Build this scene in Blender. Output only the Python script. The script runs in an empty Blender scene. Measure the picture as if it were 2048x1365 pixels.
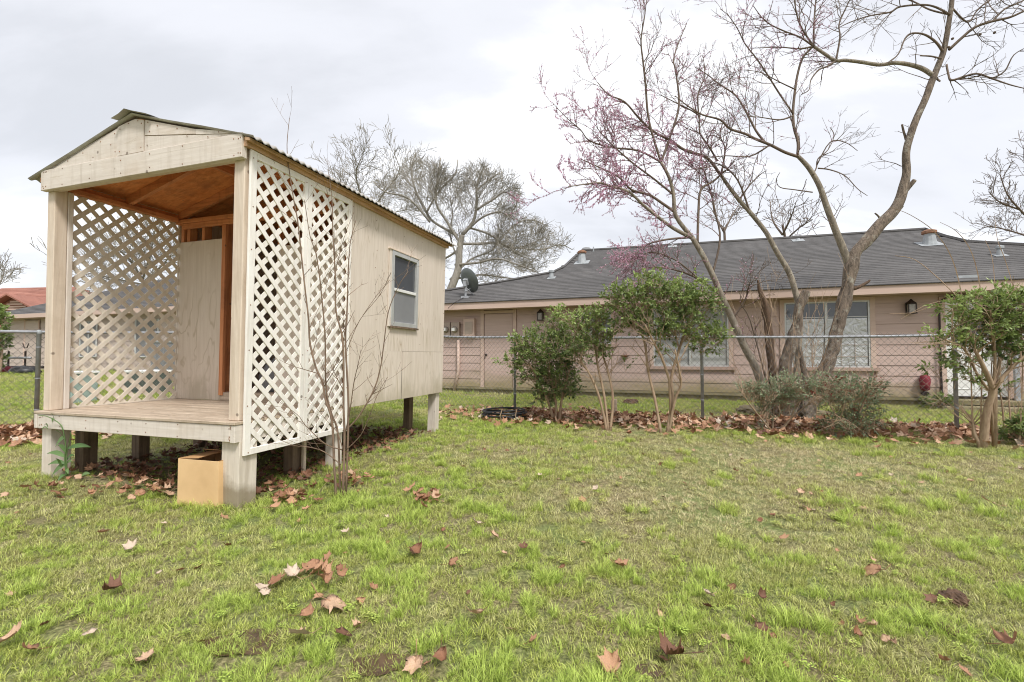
import bpy, math, random
import numpy as np
CLOUD, EXPO = 5.9, 1.2
from mathutils import Vector, Matrix, noise as mnoise
random.seed(7); np.random.seed(7)
SC = bpy.context.scene
COL = SC.collection
R = math.radians

# ------------------------------------------------------------------ camera, sky, sun, exposure
FPX, PITCH = 918.0, 0.0316
cd = bpy.data.cameras.new('camera'); cam = bpy.data.objects.new('camera', cd); COL.objects.link(cam)
cam.location = (0, 0, 1.0); cam.rotation_euler = (math.pi/2 + PITCH, 0, 0)
cd.sensor_width = 36; cd.lens = 36*FPX/2048; cd.clip_start = 0.05; cd.clip_end = 3000
SC.camera = cam
SUN_EL, SUN_AZ = R(52), R(152)        # azimuth clockwise from +Y
W = bpy.data.worlds.new('World'); SC.world = W; W.use_nodes = True
nt = W.node_tree; nt.nodes.clear()
def N(nt, t, **k):
    n = nt.nodes.new(t)
    for a, v in k.items():
        if a == 'i':
            for kk, vv in v.items(): n.inputs[kk].default_value = vv
        else: setattr(n, a, v)
    return n
def Lk(nt, a, b): nt.links.new(a, b)
sky = N(nt, 'ShaderNodeTexSky', sky_type='NISHITA', sun_disc=False, sun_elevation=SUN_EL, sun_rotation=SUN_AZ)
tc = N(nt, 'ShaderNodeTexCoord')
# cloud deck: direction projected on a high layer, so the cloud gets smaller towards the horizon
sp = N(nt, 'ShaderNodeSeparateXYZ'); Lk(nt, tc.outputs['Generated'], sp.inputs[0])
ad = N(nt, 'ShaderNodeMath', operation='ADD', i={1: 0.32}); Lk(nt, sp.outputs[2], ad.inputs[0])
mx = N(nt, 'ShaderNodeMath', operation='MAXIMUM', i={1: 0.1}); Lk(nt, ad.outputs[0], mx.inputs[0])
dx = N(nt, 'ShaderNodeMath', operation='DIVIDE'); Lk(nt, sp.outputs[0], dx.inputs[0]); Lk(nt, mx.outputs[0], dx.inputs[1])
dy = N(nt, 'ShaderNodeMath', operation='DIVIDE'); Lk(nt, sp.outputs[1], dy.inputs[0]); Lk(nt, mx.outputs[0], dy.inputs[1])
cb = N(nt, 'ShaderNodeCombineXYZ'); Lk(nt, dx.outputs[0], cb.inputs[0]); Lk(nt, dy.outputs[0], cb.inputs[1])
mp = N(nt, 'ShaderNodeMapping'); mp.inputs['Rotation'].default_value = (0, 0, R(24)); mp.inputs['Scale'].default_value = (0.8, 1.7, 1)
mp.inputs['Location'].default_value = (3.1, 1.4, 0)
Lk(nt, cb.outputs[0], mp.inputs[0])
n1 = N(nt, 'ShaderNodeTexNoise', i={'Scale': 1.35, 'Detail': 9, 'Roughness': 0.52, 'Distortion': 0.15}); Lk(nt, mp.outputs[0], n1.inputs['Vector'])
cr = N(nt, 'ShaderNodeValToRGB'); Lk(nt, n1.outputs[0], cr.inputs[0])
cr.color_ramp.interpolation = 'EASE'
e = cr.color_ramp.elements
e[0].position = 0.30; e[0].color = (0.58, 0.592, 0.625, 1)
e[1].position = 0.78; e[1].color = (0.965, 0.965, 0.97, 1)
x = e.new(0.49); x.color = (0.705, 0.715, 0.755, 1)
x = e.new(0.61); x.color = (0.875, 0.88, 0.90, 1)
sc_ = N(nt, 'ShaderNodeMix', data_type='RGBA', blend_type='MULTIPLY', i={0: 1.0}); Lk(nt, cr.outputs[0], sc_.inputs[6]); sc_.inputs[7].default_value = (CLOUD, CLOUD, CLOUD, 1)
mxs = N(nt, 'ShaderNodeMix', data_type='RGBA', i={0: 0.93}); Lk(nt, sky.outputs[0], mxs.inputs[6]); Lk(nt, sc_.outputs[2], mxs.inputs[7])
bg = N(nt, 'ShaderNodeBackground', i={1: 0.1}); Lk(nt, mxs.outputs[2], bg.inputs[0])
wo = N(nt, 'ShaderNodeOutputWorld'); Lk(nt, bg.outputs[0], wo.inputs[0])
sl = bpy.data.lights.new('sun', 'SUN'); sl.energy = 1.5; sl.angle = R(12); sl.color = (1, 0.98, 0.945)
so = bpy.data.objects.new('sun', sl); COL.objects.link(so)
sd = Vector((math.sin(SUN_AZ)*math.cos(SUN_EL), math.cos(SUN_AZ)*math.cos(SUN_EL), math.sin(SUN_EL)))
so.rotation_euler = sd.to_track_quat('Z', 'Y').to_euler(); so.location = (0, 0, 12)
vs = SC.view_settings; vs.view_transform = 'Standard'; vs.look = 'None'; vs.exposure = EXPO; vs.gamma = 1; vs.use_curve_mapping = False
SC.cycles.use_denoising = True
SC.cycles.pixel_filter_type = 'BLACKMAN_HARRIS'; SC.cycles.filter_width = 1.05
SC.cycles.max_bounces = 8; SC.cycles.diffuse_bounces = 4; SC.cycles.transparent_max_bounces = 8
SC.cycles.sample_clamp_indirect = 6

# ------------------------------------------------------------------ geometry of the photograph's view
CP, SP = math.cos(PITCH), math.sin(PITCH)
def ray(px, py):
    a = (px-1024)/FPX; b = (682.5-py)/FPX
    return Vector((a, CP-b*SP, SP+b*CP))
def at(px, py, Y):
    d = ray(px, py); return Vector((0, 0, 1)) + d*(Y/d.y)
def gz(x, y):
    z = 0.0
    z += -0.06*math.exp(-((x+1.95)**2+(y-3.15)**2)/1.2)
    t = min(max((y-6.0)/13.0, 0), 1)*min(max((-x-1.0)/9.0, 0), 1)
    z += 0.36*t*(3-2*t)*1.0 if t < 1 else 0.36
    f = 1.0 if y < 14 else 0.3
    z += f*0.022*mnoise.noise(Vector((x*0.55, y*0.55, 3.1))) + f*0.008*mnoise.noise(Vector((x*2.3, y*2.3, 9.1)))
    return z
def gnd(px, py, z=0.0):
    d = ray(px, py); P = Vector((0, 0, 1)) + d*((z-1)/d.z)
    for _ in range(3):
        z = gz(P.x, P.y); P = Vector((0, 0, 1)) + d*((z-1)/d.z)
    return P

# ------------------------------------------------------------------ mesh helpers
class MB:
    def __init__(s): s.v = []; s.f = []; s.t = []; s.m = []; s.tint = 0.5; s.mi = 0; s.warp = None
    def add(s, vs, fs, tint=None):
        b = len(s.v); s.v += [tuple(p) for p in vs]; s.t += [s.tint if tint is None else tint]*len(vs)
        s.f += [tuple(b+i for i in f) for f in fs]; s.m += [s.mi]*len(fs)
    def box(s, x0, x1, y0, y1, z0, z1, tint=None):
        s.add([(x0,y0,z0),(x1,y0,z0),(x1,y1,z0),(x0,y1,z0),(x0,y0,z1),(x1,y0,z1),(x1,y1,z1),(x0,y1,z1)],
              [(0,3,2,1),(4,5,6,7),(0,1,5,4),(1,2,6,5),(2,3,7,6),(3,0,4,7)], tint)
        return s
    def obox(s, c, ax, ay, az, tint=None):          # half-axis vectors
        c, ax, ay, az = map(Vector, (c, ax, ay, az)); V = []
        for k in (-1, 1):
            for i, j in ((-1,-1),(1,-1),(1,1),(-1,1)): V.append(c+ax*i+ay*j+az*k)
        s.add(V, [(0,3,2,1),(4,5,6,7),(0,1,5,4),(1,2,6,5),(2,3,7,6),(3,0,4,7)], tint); return s
    def prism(s, poly, off, tint=None):             # polygon (3D points) extruded by vector off
        n = len(poly); P = [Vector(p) for p in poly]; Q = [p+Vector(off) for p in P]
        s.add(P+Q, [tuple(range(n))[::-1], tuple(range(n, 2*n))]+[(i, (i+1) % n, n+(i+1) % n, n+i) for i in range(n)], tint); return s
    def tube(s, pts, rad, n=6, tint=None, cap=True, jit=0.0):
        P = [Vector(p) for p in pts]; m = len(P)
        if m < 2: return s
        rr = rad if hasattr(rad, '__len__') else [rad]*m
        V = []; up = None
        for i in range(m):
            d = (P[min(i+1, m-1)]-P[max(i-1, 0)])
            if d.length < 1e-9: d = Vector((0, 0, 1))
            d.normalize()
            if up is None:
                up = Vector((0, 0, 1)) if abs(d.z) < 0.9 else Vector((1, 0, 0))
            a = d.cross(up)
            if a.length < 1e-6: a = d.orthogonal()
            a.normalize(); b = d.cross(a); up = -b if False else up
            b.normalize(); up = a.cross(d)
            for k in range(n):
                th = 2*math.pi*k/n; r = rr[i]*(1+jit*(random.random()-0.5)*2 if jit else 1)
                V.append(P[i]+a*math.cos(th)*r+b*math.sin(th)*r)
        F = []
        for i in range(m-1):
            for k in range(n):
                F.append((i*n+k, i*n+(k+1) % n, (i+1)*n+(k+1) % n, (i+1)*n+k))
        if cap: F += [tuple(range(n))[::-1], tuple(range((m-1)*n, m*n))]
        s.add(V, F, tint); return s
    def lathe(s, c, prof, n=16, tint=None, axis=None):
        c = Vector(c); V = []; q = Vector((0, 0, 1)).rotation_difference(Vector(axis)) if axis is not None else None
        for r, z in prof:
            for k in range(n):
                p = Vector((r*math.cos(2*math.pi*k/n), r*math.sin(2*math.pi*k/n), z))
                if q: p = q @ p
                V.append(c+p)
        F = []
        for i in range(len(prof)-1):
            for k in range(n): F.append((i*n+k, i*n+(k+1) % n, (i+1)*n+(k+1) % n, (i+1)*n+k))
        F += [tuple(range(n))[::-1], tuple(range((len(prof)-1)*n, len(prof)*n))]
        s.add(V, F, tint); return s
    def build(s, name, mat, parent=None, bevel=0.0, smooth=False, kind=None, org=None, label=None):
        me = bpy.data.meshes.new(name)
        V = s.v
        if s.warp: V = [s.warp(p) for p in V]
        if org is not None: V = [(p[0]-org[0], p[1]-org[1], p[2]-org[2]) for p in V]
        me.from_pydata(V, [], s.f)
        mats = mat if isinstance(mat, (list, tuple)) else [mat]
        for m in mats: me.materials.append(m)
        if len(mats) > 1: me.polygons.foreach_set('material_index', s.m)
        a = me.attributes.new('tint', 'FLOAT', 'POINT'); a.data.foreach_set('value', np.array(s.t, dtype=np.float32))
        if smooth: me.polygons.foreach_set('use_smooth', [True]*len(me.polygons))
        me.update()
        o = bpy.data.objects.new(name, me); COL.objects.link(o)
        if org is not None: o.location = org
        if parent is not None: o.parent = parent
        if bevel:
            b = o.modifiers.new('bevel', 'BEVEL'); b.width = bevel; b.segments = 1; b.limit_method = 'ANGLE'
        if kind: o['kind'] = kind
        if label: o['label'] = label
        return o
def tag(o, label, cat, group=None):
    o['label'] = label; o['category'] = cat
    if group: o['group'] = group
    return o
def thing(name, label, cat, loc=(0,0,0), rz=0.0, group=None):
    o = bpy.data.objects.new(name, None); COL.objects.link(o); o.location = loc; o.rotation_euler = (0, 0, rz)
    o.empty_display_size = 0.2
    return tag(o, label, cat, group)
def copy_tree(o, parent=None):
    c = o.copy(); COL.objects.link(c); c.parent = parent
    for ch in [k for k in bpy.data.objects if k.parent == o]: copy_tree(ch, c)
    return c

# ------------------------------------------------------------------ materials
def newmat(name):
    m = bpy.data.materials.new(name); m.use_nodes = True; nt = m.node_tree; nt.nodes.clear()
    o = N(nt, 'ShaderNodeOutputMaterial'); b = N(nt, 'ShaderNodeBsdfPrincipled'); Lk(nt, b.outputs[0], o.inputs[0])
    return m, nt, b, o
def c4(c): return (c[0], c[1], c[2], 1)
def coords(nt, scale, rnd=True, kind='Object', rot=None):
    t = N(nt, 'ShaderNodeTexCoord'); src = t.outputs[kind]
    if rnd:
        oi = N(nt, 'ShaderNodeObjectInfo'); m = N(nt, 'ShaderNodeMath', operation='MULTIPLY', i={1: 37.0}); Lk(nt, oi.outputs['Random'], m.inputs[0])
        va = N(nt, 'ShaderNodeVectorMath', operation='ADD'); Lk(nt, src, va.inputs[0]); Lk(nt, m.outputs[0], va.inputs[1]); src = va.outputs[0]
    mp = N(nt, 'ShaderNodeMapping'); mp.inputs['Scale'].default_value = scale
    if rot: mp.inputs['Rotation'].default_value = rot
    Lk(nt, src, mp.inputs[0]); return mp.outputs[0]
def noise_(nt, vec, scale, detail=4, rough=0.55, dist=0.0):
    n = N(nt, 'ShaderNodeTexNoise', i={'Scale': scale, 'Detail': detail, 'Roughness': rough, 'Distortion': dist}); Lk(nt, vec, n.inputs['Vector']); return n.outputs[0]
def ramp(nt, fac, stops):
    r = N(nt, 'ShaderNodeValToRGB'); Lk(nt, fac, r.inputs[0]); el = r.color_ramp.elements
    el[0].position, el[0].color = stops[0][0], c4(stops[0][1]); el[1].position, el[1].color = stops[-1][0], c4(stops[-1][1])
    for p, c in stops[1:-1]: q = el.new(p); q.color = c4(c)
    return r.outputs[0]
def mixc(nt, fac, a, b, blend='MIX'):
    m = N(nt, 'ShaderNodeMix', data_type='RGBA', blend_type=blend)
    for idx, v in ((0, fac), (6, a), (7, b)):
        if hasattr(v, 'is_output') or isinstance(v, bpy.types.NodeSocket): Lk(nt, v, m.inputs[idx])
        else: m.inputs[idx].default_value = v if idx == 0 else c4(v)
    return m.outputs[2]
def bump(nt, b, h, strength=0.3, dist=0.01):
    n = N(nt, 'ShaderNodeBump', i={'Strength': strength, 'Distance': dist}); Lk(nt, h, n.inputs['Height']); Lk(nt, n.outputs[0], b.inputs['Normal'])
def tintfac(nt):
    a = N(nt, 'ShaderNodeAttribute', attribute_name='tint'); return a.outputs['Fac']
AX = {'x': (1.6, 30, 30), 'y': (30, 1.6, 30), 'z': (30, 30, 1.6)}
def wood(name, c1, c2, axis='x', stain=None, stain_amt=0.5, rough=0.75, bmp=0.35, wear=None, st_scale=2.2, low=None):
    m, nt, b, o = newmat(name)
    v = coords(nt, AX[axis]); g = noise_(nt, v, 1.0, 6, 0.65, 0.6)
    col = ramp(nt, g, [(0.3, c1), (0.7, c2)])
    v2 = coords(nt, (1, 1, 1)); s = noise_(nt, v2, st_scale, 5, 0.7)
    if stain:
        f = ramp(nt, s, [(0.5, (0, 0, 0)), (0.72, (stain_amt,)*3)]); col = mixc(nt, f, col, stain)
    rs_ = noise_(nt, coords(nt, (16, 16, 1.1)), 1.0, 6, 0.7); f = ramp(nt, rs_, [(0.50, (0, 0, 0)), (0.74, (0.5,)*3)]); col = mixc(nt, f, col, tuple(c*k for c, k in zip(c1, (0.62, 0.58, 0.52))))
    if wear:
        w = noise_(nt, coords(nt, AX[axis]), 0.9, 8, 0.75, 1.0); f = ramp(nt, w, [(0.60, (0, 0, 0)), (0.66, (0.8,)*3)]); col = mixc(nt, f, col, wear)
    # small dark knots and nail heads
    vo = N(nt, 'ShaderNodeTexVoronoi', i={'Scale': 5.5}); Lk(nt, v2, vo.inputs['Vector'])
    f = ramp(nt, vo.outputs['Distance'], [(0.05, (0.75,)*3), (0.085, (0, 0, 0))]); col = mixc(nt, f, col, (0.14, 0.10, 0.07))
    if low:   # dirt splash rising from the bottom end (height above ground, an actual stain)
        sp = N(nt, 'ShaderNodeSeparateXYZ'); t = N(nt, 'ShaderNodeTexCoord'); Lk(nt, t.outputs['Object'], sp.inputs[0])
        ma = N(nt, 'ShaderNodeMath', operation='MULTIPLY_ADD', i={1: 0.35, 2: -0.12}); Lk(nt, s, ma.inputs[0])
        mb_ = N(nt, 'ShaderNodeMath', operation='SUBTRACT'); Lk(nt, sp.outputs[2], mb_.inputs[0]); Lk(nt, ma.outputs[0], mb_.inputs[1])
        f = ramp(nt, mb_.outputs[0], [(0.0, (0.75,)*3), (low[1], (0, 0, 0))]); col = mixc(nt, f, col, low[0])
    Lk(nt, col, b.inputs['Base Color']); b.inputs['Roughness'].default_value = rough
    bump(nt, b, g, bmp, 0.004); return m
def simple(name, col, rough=0.6, metal=0.0, var=0.0, scale=8.0, c2=None, bmp=0.0, spec=0.5, kind='Object'):
    m, nt, b, o = newmat(name)
    b.inputs['Roughness'].default_value = rough; b.inputs['Metallic'].default_value = metal; b.inputs['Specular IOR Level'].default_value = spec
    if c2 is None: c2 = tuple(c*(1-var) for c in col)
    n = noise_(nt, coords(nt, (1, 1, 1), kind=kind), scale, 5, 0.6)
    Lk(nt, ramp(nt, n, [(0.35, c2), (0.65, col)]), b.inputs['Base Color'])
    if bmp: bump(nt, b, n, bmp, 0.01)
    return m
CREAM1, CREAM2 = (0.66, 0.60, 0.49), (0.76, 0.71, 0.60)
M = {}
for ax in 'xyz':
    M['cream_'+ax] = wood('painted_wood_'+ax, (0.61, 0.535, 0.46), (0.75, 0.675, 0.60), ax, stain=(0.50, 0.38, 0.27), stain_amt=0.45, wear=(0.50, 0.42, 0.32) if ax != 'z' else None)
    M['raw_'+ax] = wood('raw_lumber_'+ax, (0.46, 0.16, 0.06), (0.76, 0.33, 0.15), ax, stain=(0.20, 0.07, 0.03), stain_amt=0.6, rough=0.8)
    M['tan_'+ax] = wood('tan_lumber_'+ax, (0.59, 0.47, 0.36), (0.75, 0.64, 0.52), ax, stain=(0.42, 0.32, 0.22), stain_amt=0.4)
M['post_low'] = wood('weathered_post', (0.58, 0.50, 0.41), (0.76, 0.68, 0.58), 'z', stain=(0.20, 0.15, 0.09), stain_amt=0.55, wear=(0.30, 0.22, 0.14), low=((0.20, 0.15, 0.08), 0.10), bmp=0.6)
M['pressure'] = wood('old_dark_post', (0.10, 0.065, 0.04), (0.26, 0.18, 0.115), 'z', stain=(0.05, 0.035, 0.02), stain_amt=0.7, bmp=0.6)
M['deck'] = wood('deck_wood', (0.34, 0.255, 0.18), (0.66, 0.54, 0.41), 'x', stain=(0.24, 0.17, 0.11), stain_amt=0.45, wear=(0.22, 0.15, 0.10), bmp=0.6)
def plypaint():
    m, nt, b, o = newmat('painted_plywood')
    v = coords(nt, (1, 3.2, 0.42), rot=(0, 0, 0))
    g = noise_(nt, v, 1.6, 3, 0.5, 1.2)
    w = N(nt, 'ShaderNodeMath', operation='MULTIPLY', i={1: 9.0}); Lk(nt, g, w.inputs[0])
    fr = N(nt, 'ShaderNodeMath', operation='PINGPONG', i={1: 0.5}); Lk(nt, w.outputs[0], fr.inputs[0])
    fine = noise_(nt, coords(nt, (40, 40, 2.0)), 1.0, 4, 0.6)
    patch = noise_(nt, coords(nt, (1, 1, 1)), 1.1, 2, 0.5)
    col = ramp(nt, fine, [(0.3, (0.62, 0.525, 0.435)), (0.7, (0.71, 0.62, 0.53))])
    f = ramp(nt, fr.outputs[0], [(0.02, (1, 1, 1)), (0.13, (0, 0, 0))]); p2 = ramp(nt, patch, [(0.40, (0.0,)*3), (0.58, (0.65,)*3)])
    f = mixc(nt, 1.0, f, p2, 'MULTIPLY'); col = mixc(nt, f, col, (0.44, 0.35, 0.24))
    d = noise_(nt, coords(nt, (3, 3, 0.5)), 1.0, 5, 0.6); f = ramp(nt, d, [(0.52, (0, 0, 0)), (0.75, (0.35,)*3)]); col = mixc(nt, f, col, (0.48, 0.41, 0.31))
    sp = N(nt, 'ShaderNodeSeparateXYZ'); t = N(nt, 'ShaderNodeTexCoord'); Lk(nt, t.outputs['Object'], sp.inputs[0])
    st = noise_(nt, coords(nt, (5, 5, 1.2)), 1.0, 6, 0.7); ma = N(nt, 'ShaderNodeMath', operation='MULTIPLY_ADD', i={1: 1.1, 2: -0.02}); Lk(nt, st, ma.inputs[0])
    mb_ = N(nt, 'ShaderNodeMath', operation='SUBTRACT'); Lk(nt, sp.outputs[2], mb_.inputs[0]); Lk(nt, ma.outputs[0], mb_.inputs[1])
    f = ramp(nt, mb_.outputs[0], [(0.0, (0.6,)*3), (0.22, (0, 0, 0))]); col = mixc(nt, f, col, (0.40, 0.34, 0.24))
    Lk(nt, col, b.inputs['Base Color']); b.inputs['Roughness'].default_value = 0.7; bump(nt, b, fr.outputs[0], 0.12, 0.004); return m
M['ply'] = plypaint()
M['eave'] = wood('eave_lumber', (0.45, 0.26, 0.14), (0.74, 0.50, 0.32), 'y', stain=(0.25, 0.14, 0.08), stain_amt=0.6)
M['rawply'] = wood('orange_plywood', (0.62, 0.20, 0.055), (0.84, 0.36, 0.13), 'x', stain=(0.27, 0.08, 0.03), stain_amt=0.75, st_scale=3.0, rough=0.7)
M['lattice'] = wood('lattice_paint', (0.86, 0.80, 0.73), (0.92, 0.885, 0.83), 'z', stain=(0.74, 0.67, 0.57), stain_amt=0.4, bmp=0.15)
M['lattice_old'] = wood('lattice_cream', (0.66, 0.59, 0.495), (0.78, 0.71, 0.61), 'z', stain=(0.58, 0.48, 0.36), stain_amt=0.4, bmp=0.15)
M['zinc'] = simple('aged_corrugated_zinc', (0.52, 0.50, 0.48), 0.7, 0.0, c2=(0.34, 0.31, 0.28), scale=5, spec=0.3)
M['galv'] = simple('galvanized_steel', (0.42, 0.43, 0.45), 0.55, 0.25, var=0.3, scale=12)
M['galv_dark'] = simple('galvanized_post', (0.36, 0.38, 0.38), 0.6, 0.05, var=0.35, scale=9)
M['wire'] = simple('fence_wire', (0.25, 0.235, 0.22), 0.6, 0.4, var=0.3)
M['cardboard'] = simple('cardboard', (0.74, 0.50, 0.26), 0.8, 0, c2=(0.62, 0.40, 0.20), scale=3)
M['cardboard_in'] = simple('cardboard_edge', (0.60, 0.34, 0.15), 0.85, 0, var=0.3, scale=5)
M['black_rubber'] = simple('black_hose', (0.022, 0.022, 0.024), 0.45, 0, var=0.3)
M['glass'] = simple('window_glass', (0.075, 0.08, 0.09), 0.06, 0, var=0.3, scale=2, spec=0.9)
M['screen'] = simple('insect_screen', (0.23, 0.23, 0.235), 0.85, 0, var=0.2, scale=1.5)
M['alu'] = simple('aluminium_frame', (0.60, 0.60, 0.58), 0.45, 0.4, var=0.15)
M['white'] = simple('white_paint', (0.78, 0.77, 0.74), 0.5, 0, var=0.08, scale=3)
M['dark'] = simple('dark_interior', (0.05, 0.04, 0.035), 0.9, 0, var=0.3)
M['bronze'] = simple('dark_bronze', (0.045, 0.03, 0.025), 0.45, 0.3, var=0.3)
M['lampglass'] = simple('lamp_glass', (0.42, 0.38, 0.33), 0.15, 0, var=0.4, scale=20)
M['meter'] = simple('meter_box', (0.42, 0.33, 0.27), 0.5, 0.1, var=0.1)
M['dish'] = simple('dish_grey', (0.13, 0.145, 0.14), 0.5, 0.1, var=0.2)
M['rust'] = simple('rusty_cap', (0.36, 0.17, 0.09), 0.8, 0.1, c2=(0.16, 0.10, 0.07), scale=10)
M['ventgrey'] = simple('vent_sheet', (0.42, 0.44, 0.45), 0.6, 0.1, var=0.3, scale=6)
M['red'] = simple('red_cloth', (0.26, 0.03, 0.045), 0.8, 0, var=0.5, scale=14, bmp=0.5)
M['greenbox'] = simple('green_cabinet', (0.30, 0.38, 0.34), 0.6, 0, var=0.15)
M['acgrey'] = simple('condenser_grey', (0.11, 0.135, 0.115), 0.6, 0.2, var=0.4, scale=30)
M['curtain'] = simple('pale_blind', (0.47, 0.47, 0.44), 0.7, 0, var=0.12, scale=2)
def foil():
    m, nt, b, o = newmat('crinkled_foil')
    n = noise_(nt, coords(nt, (1, 1, 1)), 5.0, 3, 0.5, 2.5)
    Lk(nt, ramp(nt, n, [(0.3, (0.46, 0.46, 0.45)), (0.7, (0.60, 0.60, 0.59))]), b.inputs['Base Color'])
    b.inputs['Metallic'].default_value = 0.6; b.inputs['Roughness'].default_value = 0.38; bump(nt, b, n, 0.45, 0.04); return m
M['foil'] = foil()
def siding(name, c1, c2, zlow=True):
    m, nt, b, o = newmat(name)
    g = noise_(nt, coords(nt, (1.2, 8, 22)), 1.0, 5, 0.6); col = ramp(nt, g, [(0.3, c1), (0.7, c2)])
    s = noise_(nt, coords(nt, (0.8, 1, 2.4), rnd=False), 1.3, 6, 0.7); f = ramp(nt, s, [(0.52, (0, 0, 0)), (0.78, (0.38,)*3)]); col = mixc(nt, f, col, tuple(c*0.62 for c in c1))
    if zlow:
        sp = N(nt, 'ShaderNodeSeparateXYZ'); t = N(nt, 'ShaderNodeTexCoord'); Lk(nt, t.outputs['Object'], sp.inputs[0])
        ma = N(nt, 'ShaderNodeMath', operation='MULTIPLY_ADD', i={1: 0.9, 2: -0.28}); Lk(nt, s, ma.inputs[0])
        mb_ = N(nt, 'ShaderNodeMath', operation='SUBTRACT'); Lk(nt, sp.outputs[2], mb_.inputs[0]); Lk(nt, ma.outputs[0], mb_.inputs[1])
        f = ramp(nt, mb_.outputs[0], [(0.0, (0.8,)*3), (0.42, (0, 0, 0))]); col = mixc(nt, f, col, (0.25, 0.21, 0.085))
    Lk(nt, col, b.inputs['Base Color']); b.inputs['Roughness'].default_value = 0.65; bump(nt, b, g, 0.15, 0.003); return m
M['siding'] = siding('siding_paint', (0.47, 0.34, 0.29), (0.54, 0.405, 0.355))
M['trim'] = siding('trim_paint', (0.53, 0.385, 0.315), (0.585, 0.44, 0.365), False)
M['sill'] = siding('sill_paint', (0.40, 0.27, 0.22), (0.46, 0.33, 0.27), False)
M['farsiding'] = siding('far_siding_paint', (0.46, 0.37, 0.32), (0.52, 0.43, 0.37), False)
M['found'] = simple('mossy_foundation', (0.30, 0.25, 0.155), 0.9, 0, c2=(0.16, 0.14, 0.06), scale=4, bmp=0.4)
def shingle(name, c1, c2, tile=False):
    m, nt, b, o = newmat(name)
    n = noise_(nt, coords(nt, (1, 1, 1), rnd=False), 14, 5, 0.7); big = noise_(nt, coords(nt, (0.5, 1.2, 1), rnd=False), 1.0, 4, 0.6)
    col = mixc(nt, tintfac(nt), c1, c2)
    f = ramp(nt, n, [(0.35, (0.82,)*3), (0.7, (1.14,)*3)]); col = mixc(nt, 1.0, col, f, 'MULTIPLY')
    f = ramp(nt, big, [(0.4, (0.86,)*3), (0.65, (1.1,)*3)]); col = mixc(nt, 1.0, col, f, 'MULTIPLY')
    Lk(nt, col, b.inputs['Base Color']); b.inputs['Roughness'].default_value = 0.85; bump(nt, b, n, 0.4, 0.004); return m
M['shingle'] = shingle('asphalt_shingle', (0.078, 0.073, 0.071), (0.130, 0.122, 0.117))
M['shingle_red'] = shingle('red_shingle', (0.26, 0.10, 0.07), (0.40, 0.18, 0.13))
M['brick'] = simple('brick_wall', (0.36, 0.16, 0.10), 0.85, 0, var=0.3, scale=8)
def bark(name, c1, c2, moss=None, scale=1.0, bmp=0.8):
    m, nt, b, o = newmat(name)
    v = coords(nt, (14*scale, 14*scale, 4*scale), rnd=False); n = noise_(nt, v, 1.6, 8, 0.7, 1.2)
    col = ramp(nt, n, [(0.32, c1), (0.62, c2)])
    if moss:
        s = noise_(nt, coords(nt, (1, 1, 1), rnd=False), 9, 6, 0.75); f = ramp(nt, s, [(0.55, (0, 0, 0)), (0.64, (0.75,)*3)]); col = mixc(nt, f, col, moss)
    Lk(nt, col, b.inputs['Base Color']); b.inputs['Roughness'].default_value = 0.9; bump(nt, b, n, bmp, 0.02); return m
M['bark'] = bark('redbud_bark', (0.028, 0.02, 0.015), (0.26, 0.20, 0.15), moss=(0.40, 0.38, 0.31), bmp=1.0)
M['bark_pale'] = bark('smooth_pale_bark', (0.11, 0.09, 0.068), (0.33, 0.28, 0.215), moss=(0.44, 0.41, 0.34), bmp=0.6)
M['bark_dark'] = bark('rotten_bark', (0.035, 0.022, 0.014), (0.17, 0.105, 0.065))
M['twig'] = bark('twig_bark', (0.085, 0.06, 0.045), (0.19, 0.14, 0.105), bmp=0.1)
M['twig_tan'] = bark('tan_stem_bark', (0.22, 0.14, 0.09), (0.40, 0.29, 0.19), bmp=0.2)
M['twig_red'] = bark('reddish_stem_bark', (0.12, 0.075, 0.05), (0.25, 0.17, 0.115), bmp=0.2)
M['farbark'] = bark('far_tree_bark', (0.17, 0.15, 0.125), (0.34, 0.31, 0.26), scale=0.3, bmp=0.2)
def leafmat(name, c1, c2, trans=0.3, rough=0.45, spec=0.5):
    m, nt, b, o = newmat(name)
    col = mixc(nt, tintfac(nt), c1, c2)
    n = noise_(nt, coords(nt, (1, 1, 1), rnd=False), 6, 3, 0.5); f = ramp(nt, n, [(0.3, (0.8,)*3), (0.7, (1.15,)*3)]); col = mixc(nt, 1.0, col, f, 'MULTIPLY')
    Lk(nt, col, b.inputs['Base Color']); b.inputs['Roughness'].default_value = rough; b.inputs['Specular IOR Level'].default_value = spec
    if trans:
        t = N(nt, 'ShaderNodeBsdfTranslucent'); Lk(nt, col, t.inputs[0]); mx = N(nt, 'ShaderNodeMixShader', i={0: trans})
        Lk(nt, b.outputs[0], mx.inputs[1]); Lk(nt, t.outputs[0], mx.inputs[2]); Lk(nt, mx.outputs[0], o.inputs[0])
    return m
M['leaf'] = leafmat('holly_leaf', (0.06, 0.10, 0.035), (0.34, 0.43, 0.13))
M['leaf_grey'] = leafmat('greyish_leaf', (0.08, 0.12, 0.06), (0.34, 0.41, 0.24))
M['leaf_red'] = leafmat('reddish_leaf', (0.16, 0.03, 0.02), (0.32, 0.09, 0.05))
M['leaf_pale'] = leafmat('pale_weed_leaf', (0.09, 0.18, 0.055), (0.23, 0.36, 0.12))
M['blossom'] = leafmat('redbud_blossom', (0.42, 0.17, 0.29), (0.86, 0.58, 0.70), trans=0.4, rough=0.7)
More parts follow.
